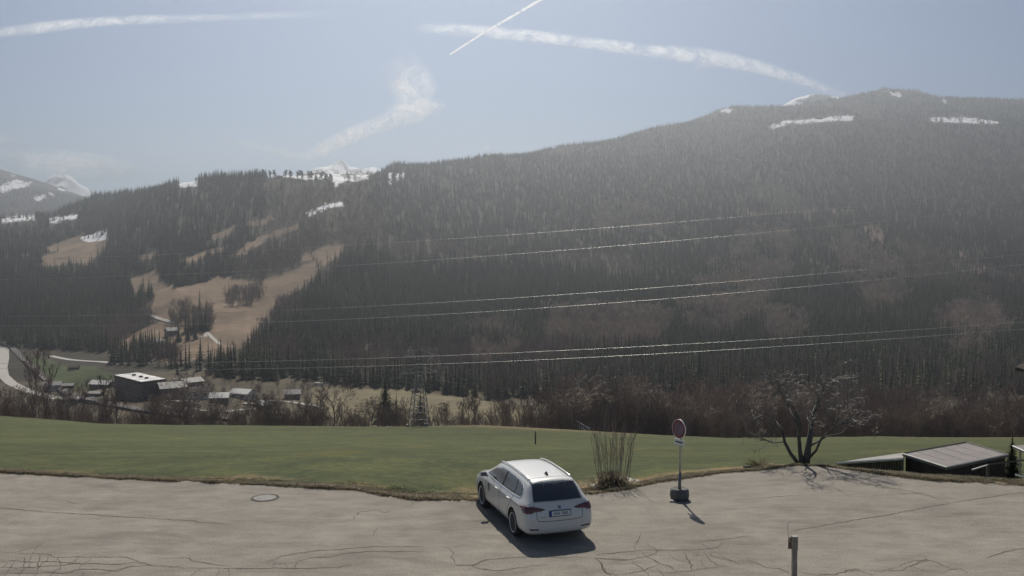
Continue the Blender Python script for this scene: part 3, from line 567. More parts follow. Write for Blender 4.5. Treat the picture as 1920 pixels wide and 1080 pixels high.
def forest():
    N = 190000
    half = N // 8; u = nrg.uniform(-1.0, 1.0, N); Y = np.concatenate([nrg.uniform(600, 1500, half), 900 + (5200 - 900) * nrg.random(N - half) ** .9])
    keep = (np.abs(u) < .66) | (nrg.random(N) < .35); u, Y = u[keep], Y[keep]
    X = u * Y; Z = ground(X, Y); h = nrg.uniform(13, 25, len(X)) * np.interp(Y, [600, 1500, 3000, 4500], [.95, 1.0, .85, .75])
    px, py = to_px(X, Y, Z); _, pt = to_px(X, Y, Z + h); _, pm = to_px(X, Y, Z + h * .55)
    j = 3 * fbm(X / 25, Y / 25, 2)
    open_ = np.zeros(len(X), bool)
    for p in SNOW + BROWN + FLOORB + FLOORG + CLEAR:
        open_ |= inpoly(px + j, py, p); 
        big = (Y > 1500) if p in SNOW else (Y > 1e9)
        open_ |= big & (inpoly(px + j, pm, p) | (inpoly(px + j, pt + 1.5, p) & (nrg.random(len(X)) < .45)))
        if p in BROWN: open_ |= (Y < 2200) & inpoly(px + j, pm, p) & (nrg.random(len(X)) < .8)
    # floor: forest starts at the foot of the slope
    foot = np.interp(px, [-900, 0, 200, 230, 330, 420, 480, 560, 640, 760, 850, 950, 1050, 1150, 1300, 2600], [650, 650, 662, 668, 690, 712, 715, 712, 722, 740, 748, 762, 775, 790, 805, 805])
    open_ |= (py > foot)
    for p in SNOW: open_ &= ~((Y > 1500) & inpoly(px, py, p) & (fbm(X / 18, Y / 40, 3) > .22))
    open_ |= (px > 500) & (px < 730) & (Y > 1900) & (Y < 2450) & (py < 336)
    open_ |= (px > 336) & (px < 372) & (Y > 1850) & (py < 352)
    for p in CLEAR: open_ &= ~(inpoly(px, py, p) & (nrg.random(len(X)) < .35))
    for p in RIDGES: open_ |= inpoly(px + j, py, p)
    for p in WOOD: open_ &= ~inpoly(px + j, py, p)
    open_ &= ~((nrg.random(len(X)) < .03) & (Y < 1500) & (px < 660) & (px > 200) & (py < 690) & (fbm(X / 50, Y / 50, 2) > .1))
    # broadleaf / larch patches
    bn = fbm(X / 190 + 3, Y / 420 + 7, 4)
    pr = np.interp(px, [0, 900, 1050, 1200, 1400, 1650, 1900], [.0, .02, .10, .16, .22, .26, .22]) * np.interp(py, [250, 420, 560, 720], [0, .5, 1.1, 1.0])
    w = (bn + pr) > .36; w |= (px > 500) & (px < 720) & (py > 330) & (py < 470) & (bn > .0); w |= (px > 1040) & (px < 1240) & (py > 590) & (py < 660) & (bn > -.12)
    w |= (py > 690) & (px > 900) & (nrg.random(len(X)) < .35)
    bare_ = np.zeros(len(X), bool); wob = 14 * fbm(X / 60, Y / 110, 3)
    for p in BARE: bare_ |= inpoly(px + 2 * wob, py + wob, p)
    bare_ &= fbm(X / 35 + 8, Y / 60, 3) > -.16
    k = ~open_ & (h > 0); pale_ = k & bare_ & (nrg.random(len(X)) < .7); k &= ~bare_; con = k & ~w; br = k & w & (nrg.random(len(X)) < .8); larch = br & (nrg.random(len(X)) < .35); br &= ~larch
    P = np.stack([X, Y, Z], -1); rot = nrg.uniform(0, 6.28, len(X))
    scatter('conifer_forest', P[con], h[con], rot[con], src_con, 'dense dark spruce forest covering the mountain')
    scatter('larch_forest', P[larch], h[larch], rot[larch], src_larch, 'brownish leafless larches among the spruces')
    scatter('pale_woodland', P[pale_], h[pale_] * .9, rot[pale_], src_pale, 'pale brown leafless woodland patches on the mountain')
    scatter('bare_woodland', P[br], h[br] * .85, rot[br], src_bare, 'leafless broadleaf woodland on the lower slopes')
forest()
def thicket():                          # brushwood between meadow edge and valley floor
    N = 9000; u = nrg.uniform(-.66, .66, N); Y = np.where(nrg.random(N) < .55, nrg.uniform(291, 350, N), nrg.uniform(350, 640, N)); X = u * Y; Z = ground(X, Y); px, py = to_px(X, Y, Z)
    d = np.interp(px, [0, 300, 560, 600, 980, 1050, 1300, 1920], [.30, .26, .30, .17, .18, .45, .5, .5]) * (1 + 1.6 * fbm(X / 9, Y / 9, 2)) * np.where(Y > 330, 1.6 * np.interp(px, [0, 230, 300, 590, 620, 1000, 1100, 1750, 1850], [.35, .45, .9, .9, .1, .10, .8, .8, .25]), 1)
    k = nrg.random(N) < d
    for p in FLOORB + FLOORG: k &= ~(inpoly(px, py, p) & (Y > 420))
    pale = k & (nrg.random(N) < .22); k &= ~pale
    P = np.stack([X, Y, Z], -1); h = np.interp(px, [0, 560, 1000, 1200, 1920], [4.5, 4.5, 6.0, 8, 8]) * nrg.uniform(.4, 1.5, N)
    red = k & (nrg.random(N) < np.interp(px, [0, 900, 1100, 1900], [.25, .3, .45, .45]))
    scatter('brushwood', P[k & ~red], h[k & ~red], nrg.uniform(0, 6, (k & ~red).sum()), src_brush, 'leafless brushwood beyond the meadow edge')
    scatter('pale_brushwood', P[pale], h[pale] * .85, nrg.uniform(0, 6, pale.sum()), src_brush_pale, 'pale leafless brushwood between meadow and valley floor')
    scatter('reddish_brushwood', P[red], h[red], nrg.uniform(0, 6, red.sum()), src_brush_red, 'reddish leafless brushwood beyond the meadow edge')
src_brush_pale = None
bm_ = [segs_mesh(bare_tree_segs(s, 1.2, .014, .6, 4, kids=(4, 6), first=.08, minr=.004, upright=.45), 'brush') for s in (31, 32, 33)]
src_brush = source_collection('brush_source', bm_, M['twig']); src_brush_red = source_collection('brush_red_source', [m.copy() for m in bm_], M['twig_red'])
for o in src_brush_red.objects: o.data.materials.clear(); o.data.materials.append(M['twig_red'])
src_brush_pale = source_collection('brush_pale_source', [m.copy() for m in bm_], M['twig_pale'])
for o in src_brush_pale.objects: o.data.materials.clear(); o.data.materials.append(M['twig_pale'])
thicket()

# ------------------------------------------------------------------ single trees
def tree_proto(seed, H, r0, tm, cm, **kw):
    s = bare_tree_segs(seed, H, r0, **kw); zt = max(q.z for _, q, _, _, _ in s)
    a = segs_mesh(s, 'trunk', lambda l: l <= 1, 7); a.materials.append(tm); b = segs_mesh(s, 'crown', lambda l: l > 1); b.materials.append(cm); return a, b, zt
PB = [tree_proto(41, 10, .17, M['bark'], M['twig'], spread=.5, levels=5, kids=(4, 5), upright=.25, minr=.03), tree_proto(42, 10, .16, M['bark'], M['twig'], spread=.6, levels=5, kids=(4, 5), minr=.03, first=.35),
      tree_proto(43, 10, .13, M['bark'], M['twig_red'], spread=.38, levels=5, kids=(4, 4), upright=.6, minr=.028, first=.3), tree_proto(44, 10, .2, M['bark'], M['twig_pale'], spread=.7, levels=5, kids=(4, 5), first=.3, minr=.03)]
PR = [tree_proto(45 + k, 10, .2, M['bark'], M['bark'], spread=.62, levels=5, kids=(5, 6), first=.10, upright=.6, minr=.07, trunkfrac=.38) for k in range(2)]
def con_proto(seed, H, Rb):
    c = conifer_mesh(seed, H, Rb, 30, 11, .17, sub=3, bare=.06); c.materials.append(M['needle']); t = trunk_mesh(H, Rb * .07); t.materials.append(M['bark']); return t, c, H
PC = [con_proto(51, 10, 2.0), con_proto(52, 10, 1.4), con_proto(53, 10, 2.6)]
def place_tree(name, proto, loc, h, label, cat, group=None, rz=None, wide=1.0):
    s = h / proto[2]; o = empty(name, loc, rnd.uniform(0, 6.28) if rz is None else rz); o.scale = (s * wide, s * wide, s)
    for nm, me in (('trunk', proto[0]), ('crown', proto[1])):
        c = bpy.data.objects.new(nm, me); COL.objects.link(c); c.parent = o
    return tag(o, label, cat, group)
def tree_px(name, proto, x, ytop, Y, label, cat, group=None, wide=1.0):
    u = px_u(x, ytop); z = float(ground(u * Y, Y)); top = CH + Y * tz(ytop)
    return place_tree(name, proto, (u * Y, Y, z), max(2, top - z), label, cat, group, None, wide)
# trees rising just beyond the meadow edge, counted from the photograph
sp = [(722,702,420,'broad dark spruce between the meadow and the brown field, left of the pylon',2,1.15), (743,735,400,'small slim spruce beside the broad one near the pylon',1,1.0), (788,730,330,'spruce growing right behind the foot of the pylon',0,1.1),
      (332,668,640,'dark pointed spruce behind the flat roofed hall',1,1.0), (320,655,700,'taller spruce on the slope below the glen farm',1,1.0), (1897,880,36,'young cone shaped spruce beside the grey shed',2,1.0), (1312,620,640,'tall spruce standing out at the foot of the slope, right of centre',1,1.0), (435,632,850,'lone spruce right of the pale forked track',1,1.0)]
for x, yt, Y, lb, k, w in sp: tree_px('spruce_tree', PC[k], x, yt, Y, lb, 'tree', None, w)
bt = [(625,712,340,1,'rounded bare tree before the brown field, left of the broad spruce',1.1), (600,735,330,0,'thin bare tree at the left end of the brown field',1), (875,735,310,2,'clump forming bare tree with pinkish twigs right of the pylon',1.3), (888,742,312,2,'second pinkish bare tree of the clump right of the pylon',1.1),
      (1074,692,305,3,'large round crowned bare tree above the pale railing',1.35), (1030,715,310,1,'bare tree left of the large round crowned one',1.2), (1010,730,315,0,'slim bare tree at the right end of the brown field',1), (950,735,318,0,'thin bare tree in front of the brown field',1),
      (1240,722,330,3,'pale bare tree with curved crown right of the road sign',1.2), (1368,745,330,1,'bare tree in the reddish brush left of the large fruit tree',1.1), (1160,700,330,1,'bare tree behind the willow shrub',1.2), (1780,738,330,3,'wide pale crowned bare tree above the shed roof',1.5),
      (1868,760,300,3,'bare tree beside the small hut on the right',1.1), (55,650,330,2,'tall thin bare tree at the left end of the meadow edge',1), (152,712,310,2,'thin straight bare tree left of the white walled hut',.8), (85,680,310,2,'thin straight bare tree beside the country road',.8),
      (200,700,300,2,'thin bare tree in front of the gravel yard',.8), (218,730,300,0,'small bare tree below the flat roofed hall',.9), (280,735,300,1,'spreading bare tree below the flat roofed hall',1.1), (345,700,320,3,'round bare tree right of the grey gabled house',1.3), (395,745,300,3,'pale bare tree left of the pale cluster of brush',1.2), (505,738,310,1,'bare tree midway along the left meadow edge',1)]
for x, yt, Y, k, lb, w in bt: tree_px('bare_tree', PB[k], x, yt, Y, lb, 'tree', None, w)
zones = [(5,100,9,745,'at the far left end of the meadow edge'), (100,200,8,745,'below the green valley field'), (200,320,10,750,'in front of the flat roofed hall'), (320,460,12,752,'right of the grey gabled house'), (460,600,13,752,'left of the brown valley field'),
  (600,760,10,762,'before the brown field, left of the pylon'), (800,900,7,762,'before the brown field, right of the pylon'), (900,1010,7,762,'before the right end of the brown field'), (1010,1130,14,725,'around the pale railing'), (1130,1230,12,722,'behind the upright shrub'), (1230,1330,11,722,'behind the road sign'),
  (1330,1450,13,728,'between the road sign and the fruit tree'), (1450,1600,17,735,'behind the crown of the fruit tree'), (1600,1760,17,735,'behind the left half of the shed'), (1760,1930,16,738,'behind the right end of the shed')]
looks = ['bushy grey', 'spreading grey', 'slender reddish', 'pale broad']
for x0, x1, n_, yt, where in zones:
    for i in range(n_):
        k = rnd.choice((0, 0, 1, 2, 2, 3)); lb = looks[k] + ' leafless tree ' + where
        tree_px('bare_tree', PB[k], rnd.uniform(x0, x1), yt + rnd.uniform(-26, 22), rnd.uniform(295, 420 if x0 > 1000 else 380), lb, 'tree', looks[k] + ' bare trees ' + where, rnd.uniform(.8, 1.3))
# glen and skyline trees
g1 = hit(337, 592, 600); place_tree('bare_tree', PB[1], g1, 21, 'round topped bare tree on the brown meadow above the glen farm', 'tree', None, None, 1.0)
def on_px(name, proto, x, yb, yt, lb, grp=None, wide=1.0, y0=600):
    p = hit(x, yb, y0); h = (yb - yt) / F * p.y; return place_tree(name, proto, p, h, lb, 'tree', grp, None, wide)
on_px('spruce_tree', PC[1], 375, 602, 541, 'tall narrow spruce on the brown meadow above the glen farm', None, .9)
on_px('spruce_tree', PC[0], 343, 598, 562, 'shorter dense spruce beside the tall narrow one in the glen', None, 1.2)
on_px('spruce_tree', PC[0], 352, 640, 606, 'dark spruce directly behind the glen farmhouse')
on_px('spruce_tree', PC[2], 335, 642, 612, 'bushy spruce left of the glen farmhouse')
on_px('spruce_tree', PC[0], 366, 636, 604, 'spruce between the glen farmhouse and the forked track')
SK = lambda x: ('on the skyline left of the snowy gap' if x < 410 else 'on the wooded hump of the skyline' if x < 480 else 'at the left end of the skyline tree row' if x < 520 else 'in the middle of the skyline tree row' if x < 576 else 'at the right end of the skyline tree row' if x < 640 else 'on the skyline beside the pointed peak' if x < 700 else 'where the main ridge steps up')
row = [(486,318,0,'s'),(493,317,0,'b'),(507,319,1,'b'),(514,318,3,'b'),(535,318,3,'b'),(545,319,2,'b'),(558,315,1,'b'),(566,319,2,'b'),(580,318,1,'b'),(585,317,3,'b'),(592,314,0,'s'),(602,318,1,'b'),(612,313,3,'b'),(621,317,0,'b'),(424,322,0,'s'),(418,326,1,'s'),(443,325,2,'s'),(452,324,0,'s'),(467,318,0,'s'),(474,319,1,'s'),(408,327,1,'s'),(386,334,1,'s'),(367,332,1,'b'),(396,333,1,'b'),(708,312,0,'s'),(718,316,0,'s'),(724,318,1,'s'),(735,296,1,'s'),(740,293,1,'s'),(649,322,0,'s'),(746,294,1,'s')]
for x, yt, k, c in row:
    Y = 2005 if x > 480 else 2040; Y = 2360 if x > 640 else Y
    u = px_u(x, yt); z = float(ground(u * Y, Y)); 
    top = CH + Y * tz(yt)
    while top - z < 9 and Y < 2800: Y += 12; z = float(ground(u * Y, Y)); top = CH + Y * tz(yt)
    place_tree('spruce_tree' if c == 's' else 'bare_tree', (PC[k % 3] if c == 's' else PR[k % 2]), (u * Y, Y, z), min(24, max(11, min(top - z, 20))),
      ('dark spruce ' if c == 's' else 'leafless round tree ') + SK(x), 'tree', ('spruces ' if c == 's' else 'round trees ') + SK(x), None, 1.15 if c == 'b' else 1.2)

# ------------------------------------------------------------------ roads, railway, tracks on the terrain
def ribbon(name, pts, w, m, label, y0=290, lift=.25, kind='structure'):
    P = [hit(x, y, y0) for x, y in pts]; fine = []
    for a, b_ in zip(P, P[1:]):
        k = max(2, int((b_ - a).length / 6)); fine += [a.lerp(b_, i / k) for i in range(k)]
    fine.append(P[-1]); b = MB(); L = len(fine)
    for i, p in enumerate(fine):
        d = fine[min(i+1, L-1)] - fine[max(i-1, 0)]; nn = Vector((-d.y, d.x, 0)).normalized()
        for s in (1, .9, -.9, -1):
            q = p + nn * w * s; q.z = max(float(ground(q.x, q.y)), float(ground(p.x, p.y))) + (lift if abs(s) < 1 else -.6); b.v.append(tuple(q))
    for i in range(L - 1):
        for k in range(3): a = 4 * i + k; b.f.append((a, a + 1, a + 5, a + 4))
    return tag(b.build(name, m), label, None, None, kind)
ribbon('road', [(-40,640),(-10,645),(8,655),(8,672),(4,690),(6,705),(22,720),(50,733),(85,742),(120,748),(160,752)], 4.5, M['road'], 'pale country road curving round the green field')
ribbon('railway_bed', [(0,643),(22,652),(55,685),(85,712),(118,733),(150,748),(200,760),(260,771),(310,779),(360,786),(440,792)], 3.2, M['ballast'], 'dark railway embankment', lift=1.2)
ribbon('valley_road', [(95,668),(130,675),(185,679),(230,684)], 3.5, M['road'], 'pale strip of road behind the green field')
ribbon('farm_track', [(368,634),(385,632),(388,624),(395,631),(405,640),(414,648)], 2.2, M['road'], 'pale forked track beside the glen farm', 600)
ribbon('farm_track', [(272,588),(290,596),(312,603),(330,608)], 2.2, M['road'], 'track climbing the brown meadow', 600)
ribbon('farm_track', [(280,590),(300,598),(330,606)], 1.6, M['road'], 'second track climbing the brown meadow', 600)
ribbon('riverside_track', [(330,770),(350,766),(380,771),(420,773),(470,768),(520,752),(560,757),(600,764)], 2.2, M['road'], 'pale riverside track')
# ------------------------------------------------------------------ buildings in the valley
def quadZ(pts, z): return [onz(x, y, z) for x, y in pts]
def windows(b_, p, q, z0, z1, n, parent, m=None, fr=.5):
    """n window panes with frames on the wall from p to q"""
    d = (q - p); L = d.length; d.normalize(); nn = Vector((d.y, -d.x, 0)); rot = Matrix(((d.x, nn.x, 0), (d.y, nn.y, 0), (0, 0, 1)))
    for i in range(n):
        c = p + d * L * (i + .5) / n; c = Vector((c.x, c.y, (z0 + z1) / 2)); w = L / n * fr
        f = MB(); f.box(c, (w + .2, .16, z1 - z0 + .2), rot); fo = f.build('window', M['white'], parent)
        g = MB(); g.box(c + nn * .06, (w, .16, z1 - z0), rot); g.build('pane', M['glazing'], fo)
def hall():
    zr = -61.5; W, N_, E, S = quadZ([(213,703),(258,698),(312,710),(265,716)], zr); gz = max(min(float(ground(p.x, p.y)) for p in (W, N_, E, S)) - 1, zr - 13)
    o = empty('flat_roofed_hall', (S.x, S.y, gz)); o.rotation_euler = (0, 0, 0); bpy.context.view_layer.update(); off = Vector((S.x, S.y, gz))
    c = (W + N_ + E + S) / 4; shr = [c + (p - c) * .97 for p in (W, S, E, N_)]
    b = MB(); b.prism([(p.x - off.x, p.y - off.y) for p in shr], 0, zr - gz - .9); b.build('wall', M['brown_wall'], o)
    b = MB(); b.prism([(p.x - off.x, p.y - off.y) for p in (W, S, E, N_)], zr - gz - .9, zr - gz - .25); b.build('roof_edge', M['wood_dark'], o)
    ins = [c + (p - c) * .965 for p in (W, S, E, N_)]; b = MB(); b.prism([(p.x - off.x, p.y - off.y) for p in ins], zr - gz - .3, zr - gz); r_ = b.build('roof', M['snow_roof'], o)
    for t, s in ((.3, .4), (.55, .6), (.75, .45)):
        p = (W.lerp(N_, .5)).lerp(S.lerp(E, .5), t) - off; b = MB(); b.box((p.x, p.y, zr - gz + .4), (1.6, 1.6, .8)); b.build('roof_vent', M['wood_dark'], r_)
    b_ = [p - off for p in (shr[0], shr[1], shr[2])]
    windows(None, b_[0], b_[1], 3.2, 5.0, 8, o); windows(None, b_[1], b_[2], 3.2, 5.0, 4, o)
    tag(o, 'large brown hall with a flat snow-white roof in the valley', 'hall')
m = mat('patchy_snow_roof', (.45, .43, .40), .8, .2, .25, hue=(.8, .8, .8)); M['snow_roof'] = m; M['roof_dark'] = mat('dark_tiles', (.07, .06, .055), .9, .3, 1.5, .4, spec=.1); hall()
def house(name, x, y, Y, L, Wd, Hh, rh, rz, wall, roofm, label, cat='house', nwin=3, chim=True, sink=1.5, over=.6):
    if Y is None: q = hit(x, y, y0=300); X, Y = q.x, q.y
    else: X = px_u(x, y) * Y
    g = float(ground(X, Y)); Hh = Hh if Hh > 0 else -g + .7; o = empty(name, (X, Y, g), rz)
    b = MB(); l2, w2 = L / 2, Wd / 2
    b.add([(-l2,-w2,-sink),(l2,-w2,-sink),(l2,w2,-sink),(-l2,w2,-sink),(-l2,-w2,Hh),(l2,-w2,Hh),(l2,w2,Hh),(-l2,w2,Hh),(-l2,0,Hh+rh),(l2,0,Hh+rh)],
          [(0,1,5,4),(2,3,7,6),(1,2,6,9,5),(3,0,4,8,7),(3,2,1,0)]); b.build('wall', wall, o)
    r_ = None; b = MB(); lo, wo_ = l2 + over, w2 + over; ez = Hh - rh * over / w2; t = .22
    for s in (-1, 1):
        a = [(-lo, s*wo_, ez), (lo, s*wo_, ez), (lo, 0, Hh+rh), (-lo, 0, Hh+rh)]; n0 = len(b.v)
        b.add([(p[0], p[1], p[2] + .02) for p in a] + [(p[0], p[1], p[2] + .02 + t) for p in a], [(0,1,2,3),(4,5,6,7),(0,1,5,4),(1,2,6,5),(2,3,7,6),(3,0,4,7)])
    r_ = b.build('roof', roofm, o)
    if chim: c = MB(); c.box((l2 * .3, w2 * .25, Hh + rh + .3), (.8, .8, 1.8)); c.build('chimney', M['concrete'], r_)
    if nwin:
        windows(None, Vector((-l2, -w2, 0)), Vector((l2, -w2, 0)), Hh * .45, Hh * .75, nwin, o, fr=.35)
        windows(None, Vector((l2, -w2, 0)), Vector((l2, w2, 0)), Hh * .45, Hh * .75, 2, o, fr=.3)
    return tag(o, label, cat)
house('gabled_house', 322, 748, None, 13, 11, 6.5, 2.4, R(32), M['brown_wall'], M['roof_grey'], 'house with a grey gabled roof in front of the brown hall')
house('small_building', 142, 757, None, 10, 6, 3.2, .7, R(-25), M['plaster'], M['roof_grey'], 'low white walled hut below the railway', 'hut', 2, False)
house('farmhouse', 322, 628, None, 12, 9, 4.5, 2.8, R(40), M['brown_wall'], M['roof_grey'], 'dark farmhouse among spruces in the glen')
house('barn', 292, 647, None, 14, 9, 3.6, 2.2, R(20), M['plaster'], M['roof_grey'], 'pale roofed barn below the tracks in the glen', 'barn', 0, False)
house('hay_barn', 524, 325, 2010, 11, 7, 3.4, 1.8, 0, M['wood_dark'], M['wood_dark'], 'small dark hay barn in the gap of the skyline tree row', 'barn', 0, False)
house('alpine_hut', 1536, 220, 3690, 26, 12, 6, 4, R(10), M['wood_dark'], M['roof_grey'], 'hut above the long snowfield under the main ridge', 'hut', 0, False)
house('roadside_hut', 1836, 797, None, 5.5, 3.6, 2.0, .8, R(28), M['brown_wall'], M['fascia'], 'small hut with a pale roof on the brown slope at right', 'hut', 1, False)
house('storage_shed', 178, 745, None, 9, 5, 2.6, .8, R(-10), M['brown_wall'], M['roof_grey'], 'low dark shed in the gravel yard', 'shed', 1, False)
house('trackside_hut', 128, 730, None, 7, 5, 2.8, 1.2, R(15), M['wood_dark'], M['roof_grey'], 'dark hut beside the railway at the edge of the green field', 'hut', 0, False)
house('field_barn', 138, 694, None, 8, 5, 2.4, 1.6, R(10), M['wood_dark'], M['wood_dark'], 'tiny dark barn at the far rim of the green field', 'barn', 0, False)
house('neighbour_house', 2233, 716, 47, 10, 9, 0, 2.6, R(90), M['plaster'], M['roof_dark'], 'house whose tiled roof corner peeks in at the right edge', 'house', 3, over=1.2)
for x, y, L, W_d, h_, rz, wall, rf, lb in ((100,733,11,8,4.5,20,'plaster','roof_grey','pale house beside the country road'), (192,728,14,8,3.2,-12,'brown_wall','fascia','low workshop with a light roof at the yard'), (372,748,10,8,4.5,35,'plaster','roof_dark','white house with dark roof right of the gabled house'),
    (412,756,9,7,3.4,10,'brown_wall','fascia','small barn with a light roof near the river'), (455,748,12,8,3.6,-20,'plaster','fascia','long pale building by the river'), (548,748,9,7,3.5,15,'brown_wall','roof_grey','small brown house left of the brown field'), (500,768,8,6,2.8,0,'plaster','fascia','tiny white roofed shed close to the meadow edge'), (358,728,12,9,4.2,50,'brown_wall','roof_grey','brown farmhouse under the forest edge')):
    house('village_house' if 'house' in lb else 'outbuilding', x, y, None, L, W_d, h_, 2.0, R(rz), M[wall], M[rf], lb, 'house' if 'house' in lb else 'outbuilding', 2, False)
# rows of small parked cars and concrete blocks in the riverside yard
def small_block(x, y, sx, sy, sz, m, label, name='concrete_block', cat='block', grp='pale blocks beside the riverside track'):
    p = hit(x, y); b = MB(); b.prism([(-sx/2,-sy/2),(sx/2,-sy/2),(sx/2*.92,sy/2),(-sx/2*.92,sy/2)], -.4, sz); o = b.build(name, m); o.location = p; o.rotation_euler = (0, 0, rnd.uniform(-.2, .3)); tag(o, label, cat, grp)
for x, y, lb in ((322, 757, 'pale low block below the grey gabled house'), (338, 758, 'pale low block left of the white house with dark roof'), (352, 757, 'pale low block right beside the white house with dark roof'), (366, 762, 'pale low block behind the white guard rail'),
    (520, 779, 'pale low slab near the meadow edge, right of the tiny white roofed shed'), (526, 790, 'lowest pale slab just behind the meadow edge'), (470, 762, 'pale low slab right of the long pale building'), (598, 722, 'bright pale slab at the far left corner of the brown field')): small_block(x, y, rnd.uniform(5, 9), 2, 1.6, M['plaster'], lb)
# guard rail with posts
def guard_rail():
    p = hit(309, 767); q = hit(347, 774); o = empty('guard_rail', p); d = q - p; b = MB(); b.tube([(0,0,1.0), (d.x, d.y, d.z + 1.0)], .35, 4); b.build('rail', M['white'], o)
    for i in range(7):
        t = i / 6; z = float(ground(p.x + d.x*t, p.y + d.y*t)) - p.z; b = MB(); b.box((d.x*t, d.y*t, z + .2), (.25, .25, 1.6)); b.build('post', M['steel'], o)
    tag(o, 'white guard rail above the river', 'guard rail')
guard_rail()
# pale stepped railing at the meadow rim below the round tree
def stair_rail():
    p = at(1076, 786, 300); q = at(1106, 804, 292); gz = lambda v: float(ground(v.x, v.y)); o = empty('stair_railing', (p.x, p.y, gz(p))); off = Vector((p.x, p.y, gz(p)))
    b = MB(); b.tube([p - off, q - off], .16, 5); b.build('handrail', M['white'], o); b = MB(); b.tube([p - off - Vector((0,0,1.4)), q - off - Vector((0,0,1.4))], .14, 5); b.build('handrail', M['white'], o)
    for i in range(9):
        c = p.lerp(q, i / 8) - off; b = MB(); b.tube([c + Vector((0,0,.15)), c - Vector((0,0,3.0))], .12, 5); b.build('post', M['white'], o)
    tag(o, 'pale railing running down the bank under the round bare tree', 'railing')
stair_rail()

# ------------------------------------------------------------------ pylon and power lines
def pylon():
    Y = 278; u = px_u(786, 805); X = u * Y; g = float(ground(X, Y)); top = CH + Y * tz(656) - g; o = empty('pylon', (X, Y, g), R(20))
    H = top; prof = [(0, 2.9), (.28, 2.15), (.55, 1.35), (.72, 1.0), (.93, .55), (1.0, .08)]
    def wd(t): return float(np.interp(t, [p[0] for p in prof], [p[1] for p in prof]))
    cr = [(-1,-1),(1,-1),(1,1),(-1,1)]
    for cx, cy in cr:
        b = MB(); b.tube([(cx*wd(t), cy*wd(t), t*H) for t in (-.02, .28, .55, .72, .93, 1.0)], .13, 4); b.build('leg', M['steel_dark'], o)
        b = MB(); b.box((cx*2.9, cy*2.9, -.1), (.9, .9, .9)); b.build('footing', M['concrete'], o)
    lv = [0, .11, .2, .28, .36, .43, .5, .56, .62, .67, .72, .78, .83, .88, .93]
    b = MB()
    for a, c in zip(lv, lv[1:]):
        for k in range(4):
            p, q = cr[k], cr[(k+1) % 4]; wa, wc = wd(a), wd(c)
            b.tube([(p[0]*wa, p[1]*wa, a*H), (q[0]*wc, q[1]*wc, c*H)], .06, 3, False); b.tube([(q[0]*wa, q[1]*wa, a*H), (p[0]*wc, p[1]*wc, c*H)], .06, 3, False); b.tube([(p[0]*wc, p[1]*wc, c*H), (q[0]*wc, q[1]*wc, c*H)], .06, 3, False)
    tag(b.build('lattice_bracing', M['steel_dark'], o), kind='stuff')
    att = []
    for t, L in ((.925, 5.0), (.70, 6.2)):
        for s in (-1, 1):
            w = wd(t); e = (s * L, 0, t * H); b = MB()
            for cy in (-1, 1):
                b.tube([(s*w, cy*w, t*H), e], .09, 4); b.tube([(s*w, cy*w, t*H + 1.9), e], .08, 4)
                for k in (.3, .6): b.tube([(s*(w + (L-w)*k), cy*w*(1-k), t*H), (s*(w + (L-w)*k), cy*w*(1-k), t*H + 1.9*(1-k))], .05, 3)
            b.build('cross_arm', M['steel'], o)
            b = MB(); 
            for k in range(6): b.lathe([(.05, -k*.22), (.17, -k*.22 - .08), (.05, -k*.22 - .16)], 8, Matrix.Translation((s*L, 0, t*H)))
            b.tube([(s*L, 0, t*H), (s*L, 0, t*H - 1.4)], .04, 4); b.build('insulator', M['brown_wall'], o)
            att.append((s, t, Matrix.Rotation(R(20), 4, 'Z') @ Vector((s*L, 0, t*H - 1.4)) + Vector((X, Y, g))))
    tag(o, 'lattice steel pylon standing at the far edge of the meadow', 'pylon'); return att
pylon()
def wire(pts, r, label):
    """pts: (x, y, depth) seen in the photograph; a smooth sagging curve through them"""
    P = [at(*p) for p in pts]; n = 60; us_ = np.linspace(0, 1, n); ts = [(p.x - P[0].x) / (P[-1].x - P[0].x) for p in P]
    Cf = [np.polyfit(ts, [p[i] for p in P], 2) for i in range(3)]
    b = MB(); b.tube([tuple(float(np.polyval(Cf[i], t)) for i in range(3)) for t in us_], r, 8); return tag(b.build('power_line', M['wire'], None, True), label, 'cable', 'power lines crossing the valley')
DX = lambda x: float(np.interp(x, [-200, 400, 700, 950, 1250, 1600, 2200], [300, 270, 255, 242, 228, 213, 190]))
W_ = [([(-200,688),(400,686),(780,684),(1060,676),(1250,666),(1600,642),(2200,590)], 0, 'lowest power line passing the pylon'), ([(-200,680),(400,676),(790,669),(1000,661),(1250,649),(1600,627),(2200,580)], 6, 'second lowest power line, just above the lowest'),
      ([(-200,606),(480,605),(700,597),(950,582),(1250,560),(1500,537),(2200,465)], 0, 'third power line from below'), ([(-200,590),(480,588),(700,577),(950,556),(1250,535),(1500,514),(2200,450)], 6, 'fourth power line from below, close above the third'),
      ([(-200,525),(480,512),(700,495),(950,476),(1250,450),(1500,428),(2200,358)], 0, 'second highest power line across the mountain'), ([(-200,488),(480,475),(700,462),(1000,435),(1250,411),(1500,392),(2200,335)], 6, 'highest power line across the mountain')]
W_ = [([(x, y, DX(x) + d) for x, y in p], lb) for p, d, lb in W_]
for p, lb in W_: wire(p, .040, lb)

# small measuring stake in the meadow
p = hit(1004, 833, 40); b = MB(); b.tube([(0,0,-.2), (0,0,1.0)], .07, 6); b.tube([(0,0,.98), (.02,0,1.1)], .05, 6); st = b.build('stake', M['wood']); st.location = p; st.scale = (p.y/75,)*3; tag(st, 'single dark stake standing alone in the meadow', 'stake')

